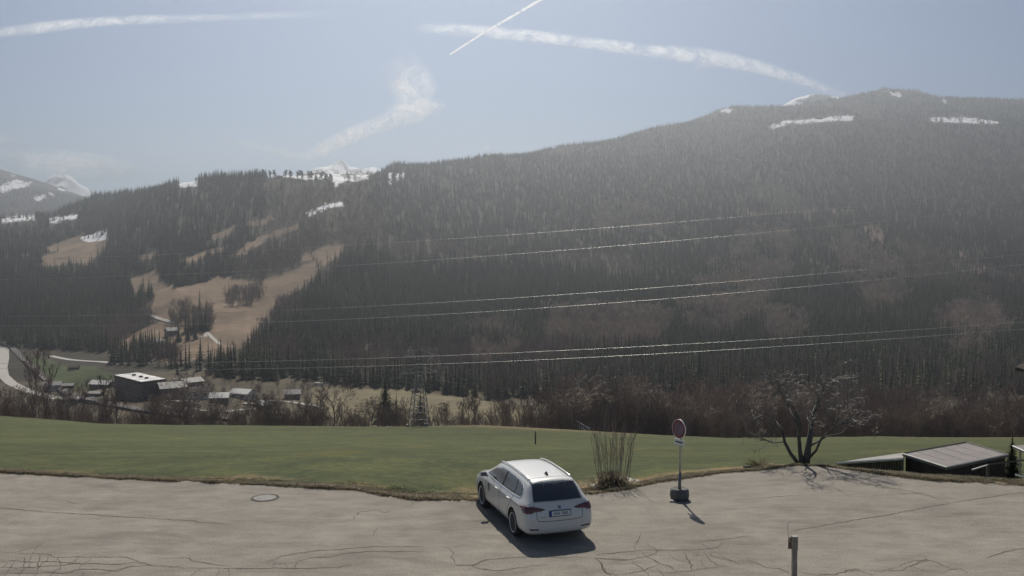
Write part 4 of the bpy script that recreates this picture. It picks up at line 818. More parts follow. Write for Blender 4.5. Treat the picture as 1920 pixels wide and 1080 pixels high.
# ------------------------------------------------------------------ shed, lean-to, fence, canopy at right
def shed():
    A, B_, C, D = at(1692,851,35.4), at(1812,830,37.4), at(1891,853,35.2), at(1775,877,33.1); g = float(ground(D.x, D.y)) - .5
    o = empty('shed', (D.x, D.y, g)); off = Vector((D.x, D.y, g)); P = [p - off for p in (A, D, C, B_)]
    # roof: slab of felt sheets with pale verge strips
    c = sum(P, Vector()) / 4; shr = [c + (p - c) * .93 for p in P]
    n_ = 4; walls = MB()
    names = [(0, 1, 22), (1, 2, 34), (2, 3, 22), (3, 0, 34)]
    for a, b_, k in names:        # vertical boards, one object each on the two walls in view
        p, q = shr[a], shr[b_]; d = (q - p); L = d.length; dn = Vector((d.x, d.y, 0)).normalized(); nn = Vector((dn.y, -dn.x, 0)); rot = Matrix(((dn.x, nn.x, 0), (dn.y, nn.y, 0), (0, 0, 1)))
        if (a, b_) in ((0, 1), (1, 2)):
            for i in range(k):
                cc = p.lerp(q, (i + .5) / k); h = cc.z - .1; b = MB(); b.box((cc.x, cc.y, h / 2), (L / k - .012, .03 + .008 * (i % 2), h), rot); b.build('board', M['wood_dark'], o)
        else: walls.box(((p.x+q.x)/2, (p.y+q.y)/2, min(p.z, q.z)/2), (L, .04, min(p.z, q.z) - .1), rot)
    walls.build('rear_wall', M['wood_dark'], o)
    b = MB(); b.add([p + Vector((0,0,-.09)) for p in P] + [p for p in P], [(3,2,1,0),(4,5,6,7),(0,1,5,4),(1,2,6,5),(2,3,7,6),(3,0,4,7)]); r_ = b.build('roof', M['roof'], o)
    for i in range(4):
        p, q = P[i], P[(i+1) % 4]; b = MB(); up = Vector((0,0,.02)); d = (q-p).normalized(); nn = Vector((d.y, -d.x, 0))
        b.tube([p + up + nn*.0, q + up + nn*.0], .028, 4); b.build('verge_strip', M['fascia'] if i in (0, 1) else M['roof'], r_)
    b = MB()
    for i in range(1, 5):       # sheet joints
        t = i / 5; p = P[0].lerp(P[3], t); q = P[1].lerp(P[2], t); b.tube([p + Vector((0,0,.004)), q + Vector((0,0,.0))], .007, 4)
    b.build('roof_seam', M['roof'], r_)
    tag(o, 'low dark wooden shed with a flat grey felt roof below the lot', 'shed')
    # lean-to on its left
    a, b2 = at(1568,868,35.3), at(1692,860,34.6); c2, d2 = at(1615,860,37.0), at(1700,848,37.4); off = Vector((a.x, a.y, g)); o2 = empty('lean_to', off)
    Q = [p - off for p in (a, b2, d2, c2)]
    m_ = MB(); m_.add([p - Vector((0,0,.06)) for p in Q] + Q, [(3,2,1,0),(4,5,6,7),(0,1,5,4),(1,2,6,5),(2,3,7,6),(3,0,4,7)]); m_.build('roof', M['roof_grey'], o2)
    m_ = MB(); m_.tube([Q[0] + Vector((0,-.05,0)), Q[1] + Vector((0,-.05,0))], .045, 4); m_.build('gutter', M['fascia'], o2)
    for i in range(26):
        cc = Q[0].lerp(Q[1], (i + .5) / 26); L = (Q[1]-Q[0]).length / 26; h = cc.z - .1; m_ = MB(); m_.box((cc.x, cc.y + .12, h/2), (L - .012, .03 + .008*(i % 2), h)); m_.build('board', M['wood_dark'], o2)
    m_ = MB(); m_.box((Q[1].x, Q[1].y + .1, Q[1].z/2), (.14, .14, Q[1].z)); m_.build('corner_post', M['wood'], o2)
    tag(o2, 'long lean-to with a pale gutter joined to the left of the shed', 'lean-to')
shed()
def frame_right():
    D = at(1852, 871, 33.6); g = float(ground(D.x, D.y)) - .2; o = empty('timber_frame', (D.x, D.y, g)); off = Vector((D.x, D.y, g)); e = at(1925, 862, 35.5) - off; h = D.z - g
    b = MB(); b.box((0, 0, h/2), (.09, .09, h)); b.build('post', M['wood'], o); b = MB(); b.tube([(0,0,h), e], .035, 5); b.build('beam', M['wood'], o)
    b = MB(); b.box((e.x, e.y, e.z/2), (.09, .09, e.z)); b.build('post', M['wood'], o); k = at(1822, 881, 33.2) - off; b = MB(); b.tube([(0,0,h-.02), k], .03, 5); b.build('brace', M['fascia'], o)
    tag(o, 'thin timber frame of a post and beam right of the shed', 'frame')
    # canopy cut by the right edge of the frame
    p = at(1899, 836, 34); q = at(1990, 828, 34.6); r_ = at(1990, 862, 32.6); s = at(1921, 846, 32.9); g2 = float(ground(p.x, p.y)); off = Vector((s.x, s.y, g2)); o = empty('carport', off)
    P = [v - off for v in (p, s, r_, q)]; b = MB(); b.add([v - Vector((0,0,.07)) for v in P] + P, [(3,2,1,0),(4,5,6,7),(0,1,5,4),(1,2,6,5),(2,3,7,6),(3,0,4,7)]); b.build('roof', M['roof_grey'], o)
    b = MB(); b.tube([P[0], P[1]], .03, 4); b.build('verge_strip', M['fascia'], o)
    f = at(1912, 893, 33.6) - off; b = MB(); b.tube([(f.x, f.y, -.2), (f.x, f.y, P[0].z - .05)], .035, 6); b.build('post', M['steel'], o)
    f2 = P[2]*.9; b = MB(); b.tube([(f2.x, f2.y, -.2), (f2.x, f2.y, f2.z)], .035, 6); b.build('post', M['steel'], o)
    b = MB(); k1 = at(1904, 890, 33.4) - off; k2 = at(1935, 899, 32.9) - off; b.tube([k1, k2], .05, 5); b.build('base_beam', M['fascia'], o)
    tag(o, 'small carport with a pale roof edge at the right border', 'carport')
frame_right()

# ------------------------------------------------------------------ road sign in a tyre base
def road_sign():
    base = onz(1274, 936, 0); o = empty('road_sign', base)
    Mt = None
    b = MB(); b.lathe([(.165,.30),(.20,.325),(.235,.31),(.262,.26),(.272,.15),(.262,.05),(.235,.0),(.16,.0)], 32); t = b.build('tyre', M['rubber_grey'], o, True)
    b = MB(); b.lathe([(.17,.02),(.17,.26),(.165,.27),(.03,.285)], 28); b.build('concrete_filling', M['concrete'], o)
    b = MB(); b.tube([(0,0,.2),(.005,0,.75)], .045, 14); b.build('sleeve', M['steel_dark'], o, True)
    Hs = 2.30; b = MB(); b.tube([(.005,0,.6),(.02,0,Hs - .02)], .030, 12); b.build('pole', M['steel'], o, True)
    b = MB(); b.lathe([(.034, Hs - .03), (.036, Hs - .005), (.0, Hs + .012)], 12, Matrix.Translation((.02, 0, 0)), False); b.build('pole_cap', M['black'], o)
    n = Vector((-.85, -.52, 0)).normalized(); Rm = n.to_track_quat('Z', 'Y').to_matrix().to_4x4(); c = Vector((.02, 0, Hs - .27)) + n * .05
    T = Matrix.Translation(c) @ Rm
    b = MB(); b.lathe([(.0, 0), (.262, 0), (.27, .004), (.27, .02), (.262, .022)], 40, T, False); b.build('disc_back', M['steel'], o)
    b = MB(); b.lathe([(.275, -.004), (.275, .026), (.262, .026), (.262, .020)], 40, T, False); b.build('rim', M['white'], o)
    b = MB(); b.lathe([(.195, .0235), (.262, .0235)], 40, T, False); b.build('ring', M['sign_red'], o)
    b = MB(); b.lathe([(.0, .0225), (.198, .0225)], 40, T, False); b.build('sign_face', M['sign_mid'], o)
    c2 = Vector((.02, 0, Hs - .65)) + n * .05; T2 = Matrix.Translation(c2) @ Rm
    sx = T2.to_3x3()
    # plate axes: z = normal, find horizontal axis
    hx = Vector((n.y, -n.x, 0)); rot = Matrix((( -hx.x, 0, n.x), (-hx.y, 0, n.y), (0, 1, 0)))
    b = MB(); b.box(c2, (.42, .17, .012), rot); pl = b.build('supplementary_plate', M['white'], o)
    b = MB(); b.box(c2 + n * .008, (.30, .035, .006), rot); b.build('dark_bar', M['black'], pl)
    for dz in (.20, -.20, -.38 - .0):
        b = MB(); b.lathe([(.037, -.015), (.042, -.015), (.042, .015), (.037, .015)], 12, Matrix.Translation((.02, 0, Hs - .27 + dz)), False); b.build('clamp', M['steel'], o)
    p = onz(1259, 941, 0) - base; b = MB(); b.prism([(p.x-.06,p.y-.04),(p.x+.07,p.y-.05),(p.x+.08,p.y+.05),(p.x-.04,p.y+.06)], 0, .05); w = b.build('wedge', M['stone'], o)
    tag(o, 'round maroon road sign with a plate below, standing in a tyre', 'road sign')
M['rubber_grey'] = mat('dusty_rubber', (.115, .115, .11), .85, .2, 9, .4); road_sign()

# ------------------------------------------------------------------ manhole cover
p = onz(497, 933.5, 0.004); o = empty('manhole_cover', p)
b = MB(); b.lathe([(.36, 0), (.355, .012), (.385, .012), (.40, .0)], 40, None, False); b.build('frame', M['ballast'], o)
b = MB(); b.lathe([(.0, .006), (.34, .006), (.345, .0)], 40, None, False); cv = b.build('cover', M['ballast'], o)
b = MB()
for i in range(-5, 6):
    for j in range(-5, 6):
        if (i*i + j*j) < 27: b.box((i*.06, j*.06, .009), (.040, .040, .008))
b.build('tread', M['stone'], cv); tag(o, 'round manhole cover set into the asphalt on the left', 'manhole cover')

# ------------------------------------------------------------------ post in the foreground
def near_post():
    Y = 17.0; t = at(1490, 1007, Y); o = empty('wooden_post', (t.x, t.y, 0)); h = t.z
    b = MB(); b.box((0, 0, h*.5 - .06), (.085, .085, h - .12 + .1)); b.build('shaft', M['wood_pale'], o)
    b = MB(); b.box((0, 0, h - .12), (.098, .098, .24)); b.build('head', M['wood_pale'], o); b = MB(); b.box((0, 0, h + .01), (.105, .105, .018)); b.build('cap', M['steel_dark'], o)
    b = MB(); b.box((-.085, .02, h - .12), (.06, .02, .22)); b.build('bracket', M['rust'], o)
    b = MB(); pts = [(-.09, 0, h - .10), (-.12, 0, h + .06), (-.135, 0, h + .20), (-.125, 0, h + .29), (-.10, 0, h + .30)]; b.tube(pts, [.008, .006, .007, .014, .01], 6); b.build('hook', M['fascia'], o, True)
    tag(o, 'pale wooden post with a hook, cut by the bottom of the picture', 'post')
M['wood_pale'] = mat('pale_wood', (.27, .24, .20), .85, .25, 7, .4); near_post()

# ------------------------------------------------------------------ fruit tree, willow shrub, dry bush
M['fruit_twig'] = mat('pale_twigs', (.24, .215, .19), .6, .3, 5)
def fruit_tree():
    base = onz(1508, 868, -.05); Y = base.y; base.z = float(ground(base.x, base.y)) - .05; o = empty('fruit_tree', base); s = Y / F
    def P(x, y, dy=0): q = at(x, y, Y + dy) - base; return q
    stems = [[P(1498,871), P(1482,850,.1), P(1471,828,.2), P(1468,808,.3), P(1455,790,.6)], [P(1504,872), P(1500,845), P(1498,820,-.1), P(1500,795,-.2), P(1492,770,-.3)], [P(1511,872), P(1515,840), P(1520,812,.2), P(1521,785,.3), P(1530,760,.5)],
             [P(1514,862), P(1530,845,-.2), P(1540,822,-.4), P(1556,808,-.6), P(1575,795,-.9)], [P(1520,835,.1), P(1534,828,.4), P(1550,818,.8), P(1580,812,1.1)], [P(1498,800,.0), P(1486,780,.5), P(1478,762,.8)]]
    rad = [[.07,.06,.05,.04,.025], [.09,.07,.06,.05,.03], [.13,.11,.09,.065,.04], [.05,.04,.035,.028,.02], [.04,.03,.025,.02], [.05,.04,.03]]
    tb = MB()
    for st_, ra in zip(stems, rad): tb.tube(st_, ra, 9)
    tb.build('trunk', M['bark_old'], o, True)
    r = random.Random(5); br = MB(); tw = MB()
    def rv(): return Vector((r.gauss(0,1), r.gauss(0,1), r.gauss(0,1))).normalized()
    def grow(p, d, L, rad, lev):
        k = 3; nodes = []
        for i in range(k):
            d = (d + .38 * rv() + Vector((0,0,.06))).normalized(); q = p + d * L / k; b_ = br if lev < 2 else tw
            b_.tube([p, q], [rad*(1-.2*i), rad*(1-.2*(i+1))], 5 if lev < 2 else 3, False); nodes.append((q, d)); p = q
        if lev >= 4: return
        for _ in range(3 if lev < 3 else 4):
            q, dd = nodes[r.randrange(0, 3)]; side = dd.cross(rv()).normalized(); a = r.uniform(.5, 1.2)
            grow(q, (dd*math.cos(a) + side*math.sin(a)).normalized(), L*r.uniform(.55,.75), max(.006, rad*.57), lev + 1)
    starts = [(stems[0][3], Vector((-.9,.1,.35))), (stems[0][4], Vector((-.5,.3,.8))), (stems[0][4], Vector((-.9,-.3,.3))), (stems[1][4], Vector((-.3,-.3,.9))), (stems[1][3], Vector((-.6,.2,.8))), (stems[2][4], Vector((.2,.2,1))), (stems[2][4], Vector((.6,-.2,.8))), (stems[2][3], Vector((.5,.4,.7))),
              (stems[3][4], Vector((.9,-.2,.5))), (stems[3][3], Vector((.8,.2,.7))), (stems[4][3], Vector((.9,.3,.35))), (stems[5][2], Vector((-.4,.3,.9))), (stems[2][3], Vector((-.1,-.5,.9))), (stems[3][4], Vector((.8,.3,.2))), (stems[0][2], Vector((-.9,.3,.0)))]
    for p, d in starts: grow(p, d.normalized(), r.uniform(.75, 1.05), .026, 0)
    br.build('branches', M['bark_old'], o); tag(tw.build('twigs', M['fruit_twig'], o), kind='stuff')
    tag(o, 'gnarled leafless fruit tree with several stems at the edge of the lot', 'tree')
fruit_tree()
def shrub():
    base = onz(1148, 903, 0); base.z = float(ground(base.x, base.y)) ; o = empty('willow_shrub', base); r = random.Random(9)
    b = MB()
    for i in range(34):
        a = r.uniform(0, 6.28); q = .46 * math.sqrt(r.random()); x, y = math.cos(a)*q, math.sin(a)*q*.7; lean = .55; hh = r.uniform(1.3, 2.5)
        pts = [(x, y, 0)]; dx, dy = x*lean*1.4 + r.gauss(0, .06), y*lean + r.gauss(0, .06)
        for k in range(1, 6): t = k/5; pts.append((x + dx*t + r.gauss(0, .015), y + dy*t + r.gauss(0, .015), hh*t))
        b.tube(pts, [.0085, .0075, .0065, .005, .004, .0025], 4, False)
        for _ in range(6):
            k = r.randrange(2, 5); p = Vector(pts[k]); d = Vector((r.gauss(0,.2)+x*.3, r.gauss(0,.2), 1)).normalized(); b.tube([p, p + d*.25, p + d*.5], [.005,.004,.002], 3, False)
    b.build('stems', M['twig_shrub'], o)
    g = MB()
    for i in range(900):
        a = r.uniform(0, 6.28); q = abs(r.gauss(0, .42)); x, y = math.cos(a)*q*1.5, math.sin(a)*q - .12; z0 = .32*math.exp(-(x*x+y*y)/.35); d = Vector((math.cos(a)*r.uniform(.3,1.2), math.sin(a)*r.uniform(.3,1), r.uniform(.2, 1))).normalized(); L = r.uniform(.12, .3)
        p = Vector((x, y, z0 - .05)); s = d.cross(Vector((0,0,1))).normalized()*.012; e = p + d*L; e2 = e + Vector((d.x, d.y, -.5))*L*.4; g.add([p - s, p + s, e + s*.6, e - s*.6, e2], [(0,1,2,3), (3,2,4)])
    tag(g.build('dead_grass', M['drygrass'], o), kind='stuff')
    c = MB(); 
    V = []; 
    c.lathe([(0.0,.30),(.15,.29),(.34,.2),(.52,.08),(.62,-.08)], 18, Matrix.Translation((0,0,0)), False); c.build('mound', M['soil'], o, True)
    tag(o, 'bushy upright leafless shrub growing on a mound beside the sign', 'shrub')
    # pale stones beside it
    for k, (x, y, s) in enumerate(((1170,886,.30), (1187,889,.2), (1116,893,.16))):
        p = onz(x, y, .05); p.z = float(ground(p.x, p.y)); bm = bmesh.new(); bmesh.ops.create_icosphere(bm, subdivisions=2, radius=s)
        for v in bm.verts: v.co *= 1 + r.uniform(-.16, .16); v.co.z *= .55
        me = bpy.data.meshes.new('stone'); bm.to_mesh(me); bm.free(); q = link('stone', me, M['stone']); q.location = p + Vector((0,0,s*.3)); tag(q, ['flat pale stone just right of the willow shrub', 'smaller pale stone further right in the verge', 'small stone at the left foot of the shrub mound'][k], 'stone')
    # dry bush
    base = onz(1432, 868, -.1); base.y += .4; base.z = float(ground(base.x, base.y)); o2 = empty('dry_bush', base); b = MB()
    for i in range(170):
        a = r.uniform(0, 6.28); d = Vector((math.cos(a)*1.1, math.sin(a)*.7, r.uniform(.25, 1.0))).normalized(); p = Vector((r.gauss(0,.1), r.gauss(0,.07), 0)); pts = [p]
        for k in range(3): d = (d + Vector((r.gauss(0,.25), r.gauss(0,.25), -.12))).normalized(); pts.append(pts[-1] + d*r.uniform(.1,.2))
        b.tube(pts, [.009,.007,.005,.003], 3, False)
    b.build('stems', M['drygrass'], o2); tag(o2, 'low dry tawny bush left of the fruit tree', 'bush')
    p1 = onz(1394, 867, -.05); p2 = onz(1424, 869, -.05); b = MB(); d = p2 - p1; b.tube([(0,0,.03),(d.x*.5,d.y*.5,.06),(d.x,d.y,.03)], .035, 6); q = b.build('fallen_log', M['bark_old']); p1.z = float(ground(p1.x, p1.y)) + .05; q.location = p1; tag(q, 'thin dark log lying at the foot of the dry bush', 'log')
M['twig_shrub'] = mat('shrub_stems', (.30, .24, .20), .8, .3, 6); M['soil'] = mat('dark_soil', (.12, .10, .085), .95, .3, 8, .6); shrub()

# ------------------------------------------------------------------ grass tufts on the verge and meadow
def tuft(seed, n, h, w, spread, bend):
    r = random.Random(seed); b = MB()
    for i in range(n):
        a = r.uniform(0, 6.28); q = abs(r.gauss(0, spread)); p = Vector((math.cos(a)*q, math.sin(a)*q, -.02)); aa = r.uniform(0, 6.28); d = Vector((math.cos(aa)*bend*r.random(), math.sin(aa)*bend*r.random(), 1)).normalized(); L = h*r.uniform(.5, 1.2)
        s = Vector((math.cos(aa+1.57), math.sin(aa+1.57), 0))*w; m1 = p + d*L*.6; e = m1 + (d + Vector((math.cos(aa), math.sin(aa), -.3))*bend*.7).normalized()*L*.4; b.add([p-s, p+s, m1+s*.7, m1-s*.7, e], [(0,1,2,3),(3,2,4)])
    return b.mesh('tuft')
def verge():
    dry = source_collection('dry_tufts', [tuft(s, 26, .13, .006, .09, 1.1) for s in (1,2,3)], M['drygrass']); grn = source_collection('green_tufts', [tuft(s, 26, .09, .006, .10, .9) for s in (4,5,6)], M['greengrass'])
    N = 30000; x = nrg.uniform(-150, 2100, N); u = (x - 960)/F; Ye = edge_Y(u); off = np.abs(nrg.normal(0, 1, N))
    wdt = np.interp(x, [0, 300, 600, 780, 1100, 1300, 1500, 1700, 1920], [.8, 1.0, 1.2, 1.5, 1.5, 1.3, .9, 1.2, 1.3]); Y = Ye + off*wdt - .12*nrg.random(N); X = u*Y; Z = ground(X, Y); cl = fbm(X*1.2, Y*1.2, 3); k = cl + nrg.uniform(-.4, .4, N) > -.1
    P = np.stack([X, Y, np.maximum(Z, np.where(Y < Ye + .1, 0, Z))], -1); sc = nrg.uniform(.35, 1.0, N)*(1 + .8*cl)*np.interp(off, [0, 1, 2.5], [1, .7, .35])
    g = k & (nrg.random(N) < np.clip(off*.45 + .12 + .5*fbm(X/2, Y/2, 2), 0, 1)); d = k & ~g
    scatter('verge_dry_grass', P[d], sc[d], nrg.uniform(0,6,d.sum()), dry, 'dry grass along the edge of the asphalt'); scatter('verge_green_grass', P[g], sc[g], nrg.uniform(0,6,g.sum()), grn, 'green tufts mixed into the dry verge')

verge()

# ------------------------------------------------------------------ the white estate car
def text_mesh(s, size, name, m, parent, loc, rot, ext=.002):
    c = bpy.data.curves.new(name, 'FONT'); c.body = s; c.size = size; c.extrude = ext; c.align_x = 'CENTER'; c.align_y = 'CENTER'
    t = bpy.data.objects.new(name, c); COL.objects.link(t); dg = bpy.context.evaluated_depsgraph_get(); me = bpy.data.meshes.new_from_object(t.evaluated_get(dg)); bpy.data.objects.remove(t)
    me.materials.clear(); o = link(name, me, m, parent); o.location = loc; o.rotation_euler = rot; return o
def car():
    o = empty('parked_car', (0, 0, 0))
    ST = [ # y, w, zb, zsh, wsh, zbelt, wbelt, zr, wr
     (0.00,.70,.34,.54,.72,.58,.68,.60,.42),(0.035,.83,.27,.62,.82,.72,.76,.78,.56),(.10,.875,.23,.78,.865,.90,.80,.965,.63),(.17,.895,.21,.83,.88,.955,.82,1.04,.64),(.33,.908,.20,.845,.895,.975,.835,1.22,.63),(.50,.914,.19,.85,.90,.98,.84,1.385,.60),
     (.60,.915,.19,.85,.90,.98,.845,1.425,.585),(.95,.915,.18,.85,.90,.97,.855,1.447,.59),(1.5,.91,.17,.845,.90,.96,.86,1.465,.60),(2.1,.91,.17,.84,.90,.95,.86,1.468,.60),(2.6,.91,.17,.835,.90,.945,.86,1.448,.59),(2.95,.912,.17,.83,.90,.94,.858,1.40,.58),
     (3.25,.913,.17,.82,.90,.935,.855,1.25,.60),(3.55,.914,.18,.80,.90,.93,.85,1.08,.64),(3.75,.914,.18,.79,.895,.915,.83,.985,.64),(4.0,.91,.19,.76,.885,.87,.81,.935,.60),(4.3,.89,.20,.71,.86,.80,.77,.87,.55),(4.52,.82,.22,.64,.78,.70,.68,.775,.48),(4.66,.66,.26,.54,.62,.58,.55,.63,.38),(4.69,.5,.32,.48,.48,.5,.42,.53,.3)]
    V = []; rings = []
    for (y, w, zb, zsh, wsh, zbt, wbt, zr, wr) in ST:
        if .4 < y < 3.7: zsh += .045; wbt -= .02; wsh += .004
        h = [(0, zb), (.55*w, zb), (w - .05, zb + .03), (w, zb + (zsh-zb)*.32), (w + .0, zb + (zsh-zb)*.7), (wsh, zsh), (wbt, zbt), ((wbt*.42 + wr*.58) + .02, zbt + (zr-zbt)*.52), (wr + .045, zr - .075*min(1, (zr-zbt)/.3)), (wr - .06, zr - .008), (wr*.5, zr + .008), (0, zr + .014)]
        full = [(x, z) for x, z in h] + [(-x, z) for x, z in h[-2:0:-1]]; rings.append(len(V)); V += [(x, y, z) for x, z in full]; n = len(full)
    Fc = []
    for a, b_ in zip(rings, rings[1:]):
        for k in range(n): Fc.append((a + k, a + (k+1) % n, b_ + (k+1) % n, b_ + k))
    Fc.append(tuple(rings[0] + k for k in range(n))[::-1]); Fc.append(tuple(rings[-1] + k for k in range(n)))
    me = bpy.data.meshes.new('body'); me.from_pydata([tuple(v) for v in V], [], Fc); bo = bpy.data.objects.new('body', me); COL.objects.link(bo)
    s = bo.modifiers.new('s', 'SUBSURF'); s.levels = s.render_levels = 3; bpy.context.view_layer.update()
    dg = bpy.context.evaluated_depsgraph_get(); solid = bpy.data.meshes.new_from_object(bo.evaluated_get(dg))
    bvh = BVHTree.FromPolygons([v.co.copy() for v in solid.vertices], [tuple(p.vertices) for p in solid.polygons])
    cut = MB()
    for yc in (.96, 3.65):
        for sx in (-1, 1):
            T = Matrix.Translation((sx*.86, yc, .335)) @ Matrix.Rotation(R(90), 4, 'Y'); cut.lathe([(.372, -.26), (.372, .26)], 40, T)
    co = cut.build('cutter', M['black']); bm = bo.modifiers.new('b', 'BOOLEAN'); bm.object = co; bm.operation = 'DIFFERENCE'; bm.solver = 'EXACT'; bpy.context.view_layer.update()
    fin = bpy.data.meshes.new_from_object(bo.evaluated_get(bpy.context.evaluated_depsgraph_get())); bpy.data.objects.remove(bo); bpy.data.objects.remove(co)
    fin.materials.clear(); fin.materials.append(M['paint']); fin.materials.append(M['black']); fin.name = 'body'
    for p in fin.polygons:
        c = p.center; p.material_index = 0; p.use_smooth = True
        for yc in (.96, 3.65):
            rr = math.hypot(c.y - yc, c.z - .335)
            if abs(c.x) > .58 and (abs(rr - .372) < .006 and abs(p.normal.x) < .3) or (rr < .37 and abs(abs(c.x) - .60) < .01): p.material_index = 1; p.use_smooth = False
    body = bpy.data.objects.new('body', fin); COL.objects.link(body); body.parent = o
    def cast(a, b_, view, off):
        if view == 'rear': org, d = Vector((a, -1, b_)), Vector((0, 1, 0))
        elif view == 'left': org, d = Vector((-2, a, b_)), Vector((1, 0, 0))
        elif view == 'right': org, d = Vector((2, a, b_)), Vector((-1, 0, 0))
        elif view == 'front': org, d = Vector((a, 6, b_)), Vector((0, -1, 0))
        else: org, d = Vector((a, b_, 3)), Vector((0, 0, -1))
        h = bvh.ray_cast(org, d)
        if h[0] is None: return None
        nn = h[1] if h[1].dot(d) < 0 else -h[1]
        return h[0] + nn * off
    def patch(name, poly, view, m, off=.004, parent=None, step=.05, sol=.006):
        bm_ = bmesh.new(); vs = [bm_.verts.new((p[0], p[1], 0)) for p in poly]; bm_.faces.new(vs); bmesh.ops.triangulate(bm_, faces=bm_.faces[:])
        for _ in range(7):
            es = [e for e in bm_.edges if e.calc_length() > step]
            if not es: break
            bmesh.ops.subdivide_edges(bm_, edges=es, cuts=1); bmesh.ops.triangulate(bm_, faces=[f for f in bm_.faces if len(f.verts) > 3])
        ok = True
        for v in bm_.verts:
            c = cast(v.co.x, v.co.y, view, off)
            if c is None: c = Vector((0, 0, 0)); v.tag = True
            v.co = c
        bad = [v for v in bm_.verts if v.tag]
        if bad: bmesh.ops.delete(bm_, geom=bad, context='VERTS')
        me_ = bpy.data.meshes.new(name); bm_.to_mesh(me_); bm_.free(); q = link(name, me_, m, parent or o, True)
        sm = q.modifiers.new('thick', 'SOLIDIFY'); sm.thickness = sol; sm.offset = 0; return q
    def strip(name, line, w, view, m, off=.004, parent=None):
        pts = []
        for a, b_ in zip(line, line[1:]):
            k = max(1, int(math.dist(a, b_)/.04)); pts += [(a[0] + (b_[0]-a[0])*i/k, a[1] + (b_[1]-a[1])*i/k) for i in range(k)]
        pts.append(line[-1]); P = [cast(p[0], p[1], view, off) for p in pts]; P = [p for p in P if p]; b = MB(); b.tube(P, w, 4); return b.build(name, m, parent or o)
    # glass
    rg = patch('rear_window', [(-.635,1.015),(.635,1.015),(.60,1.20),(.555,1.365),(-.555,1.365),(-.60,1.20)], 'rear', M['glass'])
    strip('wiper', [(-.30,1.045),(-.05,1.05),(.10,1.035)], .008, 'rear', M['black'], .02, rg)
    patch('windscreen', [(-.62,3.66),(.62,3.66),(.53,3.02),(-.53,3.02)], 'top', M['glass'])
    for view in ('left', 'right'):
        fw = patch('front_side_window', [(3.42,1.00),(3.15,1.13),(2.85,1.26),(2.45,1.345),(2.02,1.362),(2.04,1.0)], view, M['glass'])
        patch('rear_side_window', [(1.96,1.0),(1.94,1.362),(1.45,1.355),(1.16,1.34),(1.06,1.02)], view, M['glass'])
        patch('quarter_window', [(1.02,1.02),(1.11,1.335),(.88,1.30),(.72,1.22),(.64,1.10),(.68,1.045)], view, M['glass'])
        patch('door_pillar', [(1.945,1.0),(2.045,1.0),(2.03,1.36),(1.935,1.36)], view, M['black'], .003)
        strip('window_trim', [(3.46,.985),(2.0,.985),(1.05,1.0),(.66,1.03),(.60,1.10),(.70,1.235),(.86,1.315)], .010, view, M['chrome'], .004)
        strip('door_seam', [(3.22,.95),(3.24,.6),(3.18,.30)], .005, view, M['black'], .0); strip('door_seam', [(2.02,.97),(2.06,.6),(2.05,.28)], .005, view, M['black'], .0)
        strip('door_seam', [(1.05,1.0),(1.10,.85),(1.33,.62),(1.42,.40),(1.42,.28)], .005, view, M['black'], .0)
        strip('side_crease', [(.25,.895),(1.2,.885),(2.4,.87),(3.6,.84)], .006, view, M['paint'], .0)
        patch('sill_trim', [(1.40,.20),(3.20,.20),(3.20,.27),(1.40,.27)], view, M['black'], .003)
        sx = -1 if view == 'left' else 1
        for yh in (2.28, 1.30):
            c = cast(yh, .86, view, .02); b = MB(); b.box(c + Vector((0,0,0)), (.03, .19, .028)); hd = b.build('door_handle', M['chrome'], o)
        # lamp side wrap
        patch('tail_lamp_side', [(.075,.765),(.30,.80),(.36,.90),(.26,.935),(.10,.93)], view, M['lamp_dark'])
        # mirror
        b = MB(); pr = [(0,-.0),(.06,.012),(.085,.05),(.08,.10),(.05,.135),(0,.15)]; T = Matrix.Translation((sx*.99, 3.17, .965)) @ Matrix.Diagonal((1.35, .75, 1, 1)); b.lathe(pr, 16, T, False); mr = b.build('mirror', M['paint'], o, True)
        b = MB(); b.tube([(sx*.86, 3.19, .97), (sx*.96, 3.18, .985)], .025, 6); b.build('mirror_arm', M['black'], mr); b = MB(); b.box((sx*1.0, 3.105, 1.035), (.15, .008, .09)); b.build('mirror_glass', M['glass'], mr)
        # roof rail
        pts = [cast(sx*.55, y, 'top', .0) + Vector((0,0,.045 if .75 < y < 2.85 else .012)) for y in (.66, .76, 1.0, 1.5, 2.0, 2.5, 2.84, 2.95)]; b = MB(); b.tube(pts, .017, 8); b.build('roof_rail', M['chrome'], o, True)
        # wheels
        for yc in (.96, 3.65):
            w = bpy.data.objects.new('wheel', None); COL.objects.link(w); w.parent = o; w.location = (sx*.80, yc, .327); w.rotation_euler = (0, R(90)*sx, R(0)); w.empty_display_size = .2
            b = MB(); b.lathe([(.235,-.10),(.29,-.105),(.318,-.09),(.327,-.05),(.327,.05),(.318,.09),(.29,.105),(.245,.10),(.235,.09)], 36); b.build('tyre', M['rubber'], w, True)
            b = MB(); b.lathe([(.235,-.09),(.22,-.02),(.225,.05),(.248,.098),(.24,.104),(.225,.085),(.205,.055)], 32, None, False); b.lathe([(0,.075),(.055,.08),(.06,.06)], 16, None, False)
            for k in range(10):
                a = 6.283*(k//2)/5 + (.16 if k % 2 else -.16); rt = Matrix.Rotation(a, 3, 'Z'); b.box(rt @ Vector((.13, 0, .062)), (.18, .05, .02), rt)
            b.build('rim', M['rim'], w); b = MB(); b.lathe([(0,.0),(.19,.0),(.19,.01)], 24, None, False); b.build('brake_disc', M['steel_dark'], w)
